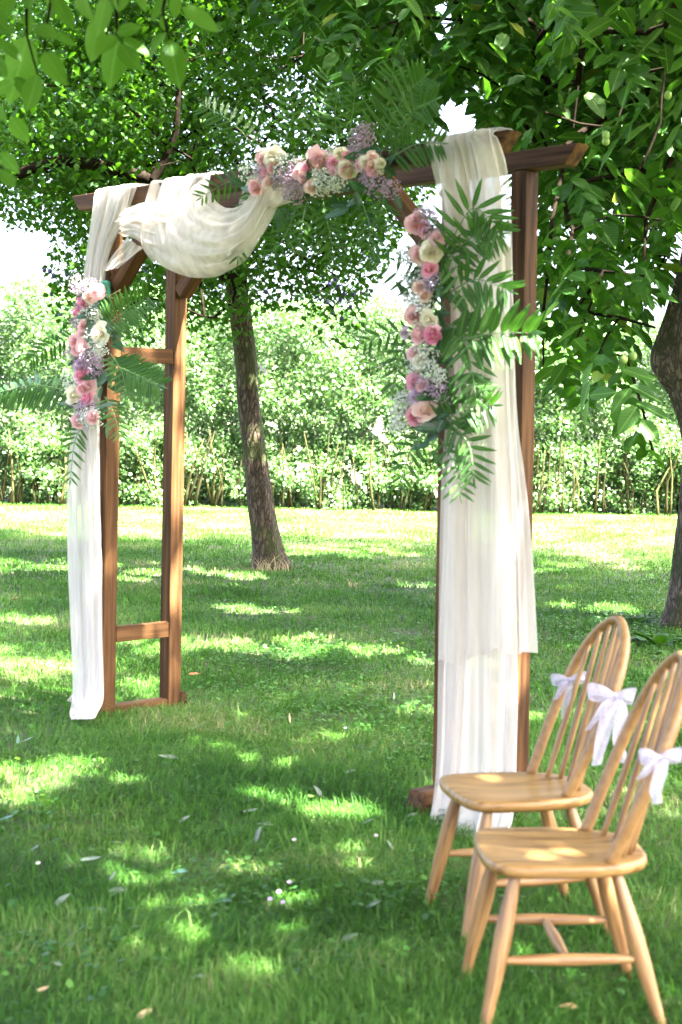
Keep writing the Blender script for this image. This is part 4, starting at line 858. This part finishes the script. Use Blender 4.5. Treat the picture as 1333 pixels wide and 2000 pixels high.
def make_chair(loc, rot, label):
    cm = Matrix.Translation(loc) @ Matrix.Rotation(rot, 4, 'Z')
    root = tag(link(bpy.data.objects.new('windsor_chair', None), None, cm), label, 'chair', 'hoop-back chairs')
    # seat
    n = 44; out = []
    for k in range(n):
        a = 2*math.pi*k/n; c, s = math.cos(a), math.sin(a); e = 2/6.5 if c < 0 else 2/2.6
        x = .232*math.copysign(abs(c)**e, c); y = .212*math.copysign(abs(s)**(2/3.4), s)*(1-.10*max(0, x/.232)); out.append((x, y))
    rows = []
    for sc, z in ((.02, .408), (.6, .408), (.93, .410), (.985, .417), (1.0, .428), (.995, .440), (.975, .4455), (.93, .4465), (.8, .444), (.6, .439), (.35, .436), (.02, .436)):
        rows.append([(x*sc, y*sc, z+(.004*(sc < .9 and z > .42)*abs(y*sc)*6)) for x, y in out])
    mb = MB(); mb.grid(rows, True); mb.build('seat', M['pine'], root, cm)
    leg = [(0, .014), (.12, .0185), (.4, .0255), (.6, .0235), (.85, .0175), (1, .0155)]; legs = {}
    for x0, y0, x1, y1, kk in ((-.145, .15, -.235, .205, 'f'), (.125, .13, .25, .195, 'r')):
        for s in (-1, 1):
            a, b = Vector((x0, y0*s, .425)), Vector((x1, y1*s, 0.0)); legs[kk, s] = (a, b); turned('leg', a, b, leg, root, cm)
    st = [(0, .009), (.2, .0135), (.5, .0175), (.8, .0135), (1, .009)]; mids = []
    for s in (-1, 1):
        a = legs['f', s][0].lerp(legs['f', s][1], .56); b = legs['r', s][0].lerp(legs['r', s][1], .56); mids.append(a.lerp(b, .48)); turned('stretcher', a, b, st, root, cm)
    turned('stretcher', mids[0], mids[1], st, root, cm)
    # hoop
    half = [hoop_pt(s, y) for s, y in HOOP]; pts = [Vector((p.x, -p.y, p.z)) for p in half]+half[-2::-1]
    cv = catmull(pts, 60); mb = MB(); mb.tube(cv, .0175, 10, True, flat=.78, up=(0, 1, 0)); mb.build('hoop', M['pine_bent'], root, cm)
    ys = np.array([h[1] for h in HOOP])[::-1]; ss = np.array([h[0] for h in HOOP])[::-1]
    # upper part of the hoop as a function of its half width
    for yb in (-.118, -.079, -.0395, 0, .0395, .079, .118):
        yt = yb*1.22; k = ss[:6]; s_top = float(np.interp(abs(yt), ys[:6], ss[:6]))
        p0 = Vector((.198-.055*(yb/.12)**2, yb, .438)); p1 = hoop_pt(s_top-.012, yt)
        turned('spindle', p0, p1, [(0, .008), (.3, .0105), (.6, .0095), (1, .0068)], root, cm)
    return cm
ch1 = make_chair((0.63, 4.57, 0), math.radians(3), 'nearest pine hoop-back chair with one lace bow')
ch2 = make_chair((0.59, 5.30, 0), math.radians(13), 'pine hoop-back chair next to the drape, two lace bows')

# ------------------------------------------------------------------ lace bows
def ribbon(mb, pts, wid, side, m=26, seed=0):
    rg = np.random.default_rng(seed); cv = catmull([tuple(p) for p in pts], m); sd = np.array(side, float)
    P = []
    for j in range(m):
        f = j/(m-1); w = wid*(.62+.38*math.sin(math.pi*min(1, f*1.15+.05))); nn = np.array((0.05, -1, .1))
        P.append([cv[j]+sd*w*u+nn*(.006*math.sin(3*u*2+f*9+seed)) for u in (-.5, -.25, 0, .25, .5)])
    mb.grid(P)
def bow(c, s, label, tails, tilt=0.0):
    c = Vector(c); root = thing('lace_bow', c, label, 'bow', 'lace bows on the chairs')
    X = Vector((math.cos(tilt), 0, math.sin(tilt))); Z = Vector((-math.sin(tilt), 0, math.cos(tilt))); Y = Vector((0, -1, 0))
    for i, d in enumerate((-1, 1)):
        d *= frnd.uniform(.8, 1.15); mb = MB(); pts = [c+Y*.008, c+X*d*.45*s+Z*.22*s+Y*.3*s, c+X*d*.95*s+Z*.26*s+Y*.18*s, c+X*d*1.02*s+Z*.02*s-Y*.05*s, c+X*d*.55*s-Z*.12*s-Y*.12*s, c-Y*.004]
        ribbon(mb, pts, .62*s, Z*.9+X*d*.2, seed=i); mb.build('loop', M['lace'], root)
    mb = MB(); mb.tube([c+Z*.16*s, c+Y*.1*s+Z*.06*s, c+Y*.1*s-Z*.06*s, c-Z*.16*s], [.10*s, .17*s, .17*s, .10*s], 8); mb.build('knot', M['lace'], root)
    for i, (dx, dz, wd) in enumerate(tails):
        mb = MB(); e = c+Vector((dx, -.02, dz))
        ribbon(mb, [c+Y*.005, c.lerp(e, .3)+Y*.035+Vector((.10*dx, 0, .02)), c.lerp(e, .65)+Y*.02-Vector((.05*dx+.012, 0, 0)), e], wd, Vector((1, .1, .15)), seed=5+i); mb.build('tail', M['lace'], root)
def hoopw(cm, s, side): 
    y = float(np.interp(s, [h[0] for h in HOOP], [h[1] for h in HOOP])); return cm @ hoop_pt(s, side*y)
bow(hoopw(ch2, .58, 1)+Vector((0, -.03, 0)), .055, 'small lilac lace bow at the drape side of the chair backs', [(-.045, -.06, .03), (-.012, -.14, .026)], .1)
bow(hoopw(ch2, .60, -1)+Vector((0, -.03, 0)), .072, 'large lilac lace bow with long tails between the two chair backs', [(-.055, -.21, .052), (.035, -.20, .045), (-.085, -.10, .03)], -.1)
bow(hoopw(ch1, .55, -1)+Vector((-.012, -.03, 0)), .058, 'lilac lace bow on the near side of the nearest chair back', [(-.055, -.05, .034), (-.005, -.115, .04)], .05)

# ------------------------------------------------------------------ things lying and growing on the lawn
fl_me = {k: [big_leaf_mesh('fallen_leaf', M[k], wd, 7, dp, .14, .8) for wd, dp in ((.32, .10), (.26, -.14), (.38, .2))] for k in ('fallen', 'fallen_dark', 'fallen_tan', 'fallen_brown')}
FALLEN = [(52, 1446, 28, 30, 'fallen', 'grey-green fallen leaf on the grass in front of the far post drape'), (36, 1449, 18, 100, 'fallen_dark', 'dark fallen leaf half under the grey-green one near the drape foot'),
    (330, 1479, 38, 175, 'fallen', 'pale fallen leaf lying alone before the far ladder side'), (622, 1550, 26, 120, 'fallen', 'pale upright fallen leaf just behind the brightest sun fleck'),
    (490, 1583, 28, 10, 'fallen', 'narrow pale leaf left of the brightest sun fleck, the farther one'), (520, 1608, 36, 160, 'fallen', 'broad green-grey leaf touching the shaded rim of the brightest sun fleck'),
    (503, 1638, 30, 95, 'fallen', 'small pale leaf standing on end before the brightest sun fleck'), (360, 1600, 24, 60, 'fallen', 'slim pale leaf tilted upward in the middle of the lawn'),
    (231, 1644, 30, 150, 'fallen', 'pointed white-backed leaf on shaded grass mid lawn'), (68, 1656, 22, 45, 'fallen', 'small whitish leaf near the sunlit patch at the lawn border'),
    (178, 1678, 40, 5, 'fallen', 'long pale leaf lying flat crosswise in the grass'), (221, 1712, 22, 75, 'fallen', 'small bright leaf upright next to a yellow sun fleck'),
    (231, 1737, 34, 15, 'fallen', 'narrow pale leaf just below the small upright bright leaf'), (120, 1762, 36, 65, 'fallen', 'large pale leaf standing tilted in the near grass'),
    (199, 1774, 20, 140, 'fallen', 'tiny white leaf beside the large tilted pale leaf'), (14, 1597, 30, 20, 'fallen_dark', 'dark teal leaf in shade under the sunlit lawn patch'), (352, 1700, 30, 170, 'fallen_dark', 'dark teal leaf in the middle of the near lawn'),
    (718, 1605, 26, 60, 'fallen', 'pale leaf at the chair side rim of the brightest sun fleck'), (763, 1653, 22, 120, 'fallen', 'pale leaf in the grass before the drape foot'),
    (683, 1830, 34, 40, 'fallen', 'pale curled leaf on dark grass near the chair legs'), (730, 1765, 30, 35, 'fallen', 'slim pale leaf slanting in the grass beside the chair legs'), (738, 1722, 26, 20, 'fallen', 'dull green-grey leaf behind the slim slanting leaf by the chairs'),
    (437, 1757, 34, 165, 'fallen_dark', 'dark blue-green leaf lying flat near the lilac petals'), (85, 1930, 24, 30, 'fallen_tan', 'small tan leaf in the nearest grass corner'), (281, 1980, 34, 60, 'fallen_tan', 'large tan curled leaf at the nearest lawn edge'),
    (1110, 1963, 34, 170, 'fallen_tan', 'brown-edged dry leaf under the nearest chair'), (113, 1882, 22, 150, 'fallen', 'grey leaf deep in the nearest grass'), (390, 1905, 30, 20, 'fallen', 'soft green leaf in the nearest grass, middle of the picture'),
    (380, 1315, 22, 10, 'fallen_brown', 'rust brown leaf beside the far rear post'), (28, 1168, 18, 40, 'fallen_brown', 'brown leaf far out on the lawn beyond the drape'), (448, 1123, 14, 20, 'fallen_tan', 'tan leaf near the foot of the plum trunk'),
    (685, 1505, 24, 30, 'fallen', 'pale leaf on shaded grass between the arbour sides'), (770, 1363, 16, 100, 'fallen', 'small pale leaf next to the near post'), (565, 1408, 20, 110, 'fallen_tan', 'pinkish sunlit leaf between the arbour sides'), (805, 1590, 22, 40, 'fallen', 'pale leaf next to the foot rail of the near post')]
r_ = random.Random(3)
for px, py, lp, ang, kind, lab in FALLEN:
    p = ground(px, py, .036); L = lp*p.y/FPX*1.1; a = math.radians(ang); up = math.sin(a)
    d = Vector((math.cos(a)+.2, .12*up+.05, .6*up*(1 if ang < 130 else .35)))
    m = axes_mw(p-d.normalized()*L*.5+Vector((0, 0, .01)), d, Vector((r_.gauss(0, .55), -.5+r_.gauss(0, .35), .8))) @ Matrix.Scale(L, 4)
    m.translation.z = max(.022, m.translation.z-.012)
    tag(mesh_obj('fallen_leaf', r_.choice(fl_me[kind]), None, m), lab, 'leaf', 'fallen leaves on the lawn')
def petal_mesh(name, mat):
    mb = MB(); mb.grid([[(math.cos(a)*r*(1 if r < .9 else 1), math.sin(a)*r*.8, .25*r*r) for a in np.linspace(0, 2*math.pi, 9)[:-1]] for r in (.05, .5, 1)], True); return mb.mesh(name, mat)
pm = petal_mesh('fallen_petal', M['petal']); pl = petal_mesh('fallen_petal', M['petal_l'])
for px, py, lab, me in ((675, 1422, 'white petal on the grass between the arbour sides', pm), (75, 1686, 'white petals spot on the near grass by the long flat leaf', pm), (575, 1640, 'small white petal between the pale leaves and the sun fleck', pm), (735, 1632, 'white petal in shade on the chair side of the sun fleck', pm),
                        (528, 1756, 'lilac petal cluster on the near lawn, first petal', pl), (545, 1742, 'lilac petal cluster on the near lawn, topmost petal', pl), (553, 1762, 'lilac petal cluster on the near lawn, petal closest to the chairs', pl), (566, 1723, 'single lilac petal just behind the lilac cluster', pl)):
    tag(mesh_obj('fallen_petal', me, None, axes_mw(ground(px, py, .055), (1, .2, .1), (.1, -.6, .8)) @ Matrix.Scale(.009, 4)), lab, 'petal', 'fallen petals on the lawn')
# dry grass round the plum trunk
def tuft(name, loc, n, h, spread, mat, label, cat, seed, wd=.006):
    rg = np.random.default_rng(seed); mb = MB()
    for i in range(n):
        a = rg.random()*6.28; r = spread*math.sqrt(rg.random()); b = np.array(loc)+np.array((math.cos(a)*r, math.sin(a)*r, 0)); d = np.array((rg.normal()*.5, rg.normal()*.5, 1.0)); hh = h*rg.uniform(.5, 1.15)
        s = np.array((math.cos(a+1.3), math.sin(a+1.3), 0))*wd; P = []
        for t in (0, .4, .75, 1): c = b+d*hh*t*np.array((t, t, 1-.35*t)); P.append([c-s*(1-t*.9), c+s*(1-t*.9)])
        mb.grid(P)
    return tag(mb.build(name, M[mat]), label, cat)
pb = ground(530, 1112); tuft('dry_grass_tuft', (pb.x, pb.y-.22, 0), 70, .26, .24, 'straw', 'dry straw-coloured grass tuft round the plum trunk foot', 'grass tuft', 2)
q = ground(848, 1622/1.0) if False else ground(690, 1148); tuft('dry_grass_tuft', (q.x, q.y, 0), 12, .14, .06, 'straw', 'small dry grass tuft on the lawn beyond the arbour', 'grass tuft', 3, .005)
# broad-leaved weeds by the walnut
dock_me = [big_leaf_mesh('leaf', M['plum_leaf'], .34, 6, .35, .08, .7), big_leaf_mesh('leaf', M['plum_leaf'], .42, 6, .5, .08, .7)]
for px, py, n, l, lab in ((1285, 1262, 13, .26, 'broad-leaved weed at the foot of the walnut trunk'), (1318, 1290, 10, .22, 'weed with upright leaves behind the nearest chair back'), (1245, 1215, 9, .16, 'small leafy weed farther out than the walnut foot weed')):
    c = ground(px, py); t = thing('broadleaf_weed', (c.x, c.y, 0), lab, 'weed', 'weeds by the walnut tree')
    for k in range(n):
        a = 2.4*k+r_.uniform(-.3, .3); e = r_.uniform(.35, 1.1); d = Vector((math.cos(a), math.sin(a), e))
        mesh_obj('leaf', r_.choice(dock_me), t, axes_mw((c.x+.02*math.cos(a), c.y+.02*math.sin(a), .0), d, Vector((-math.cos(a)*e, -math.sin(a)*e, 1))) @ Matrix.Scale(l*r_.uniform(.7, 1.1), 4))
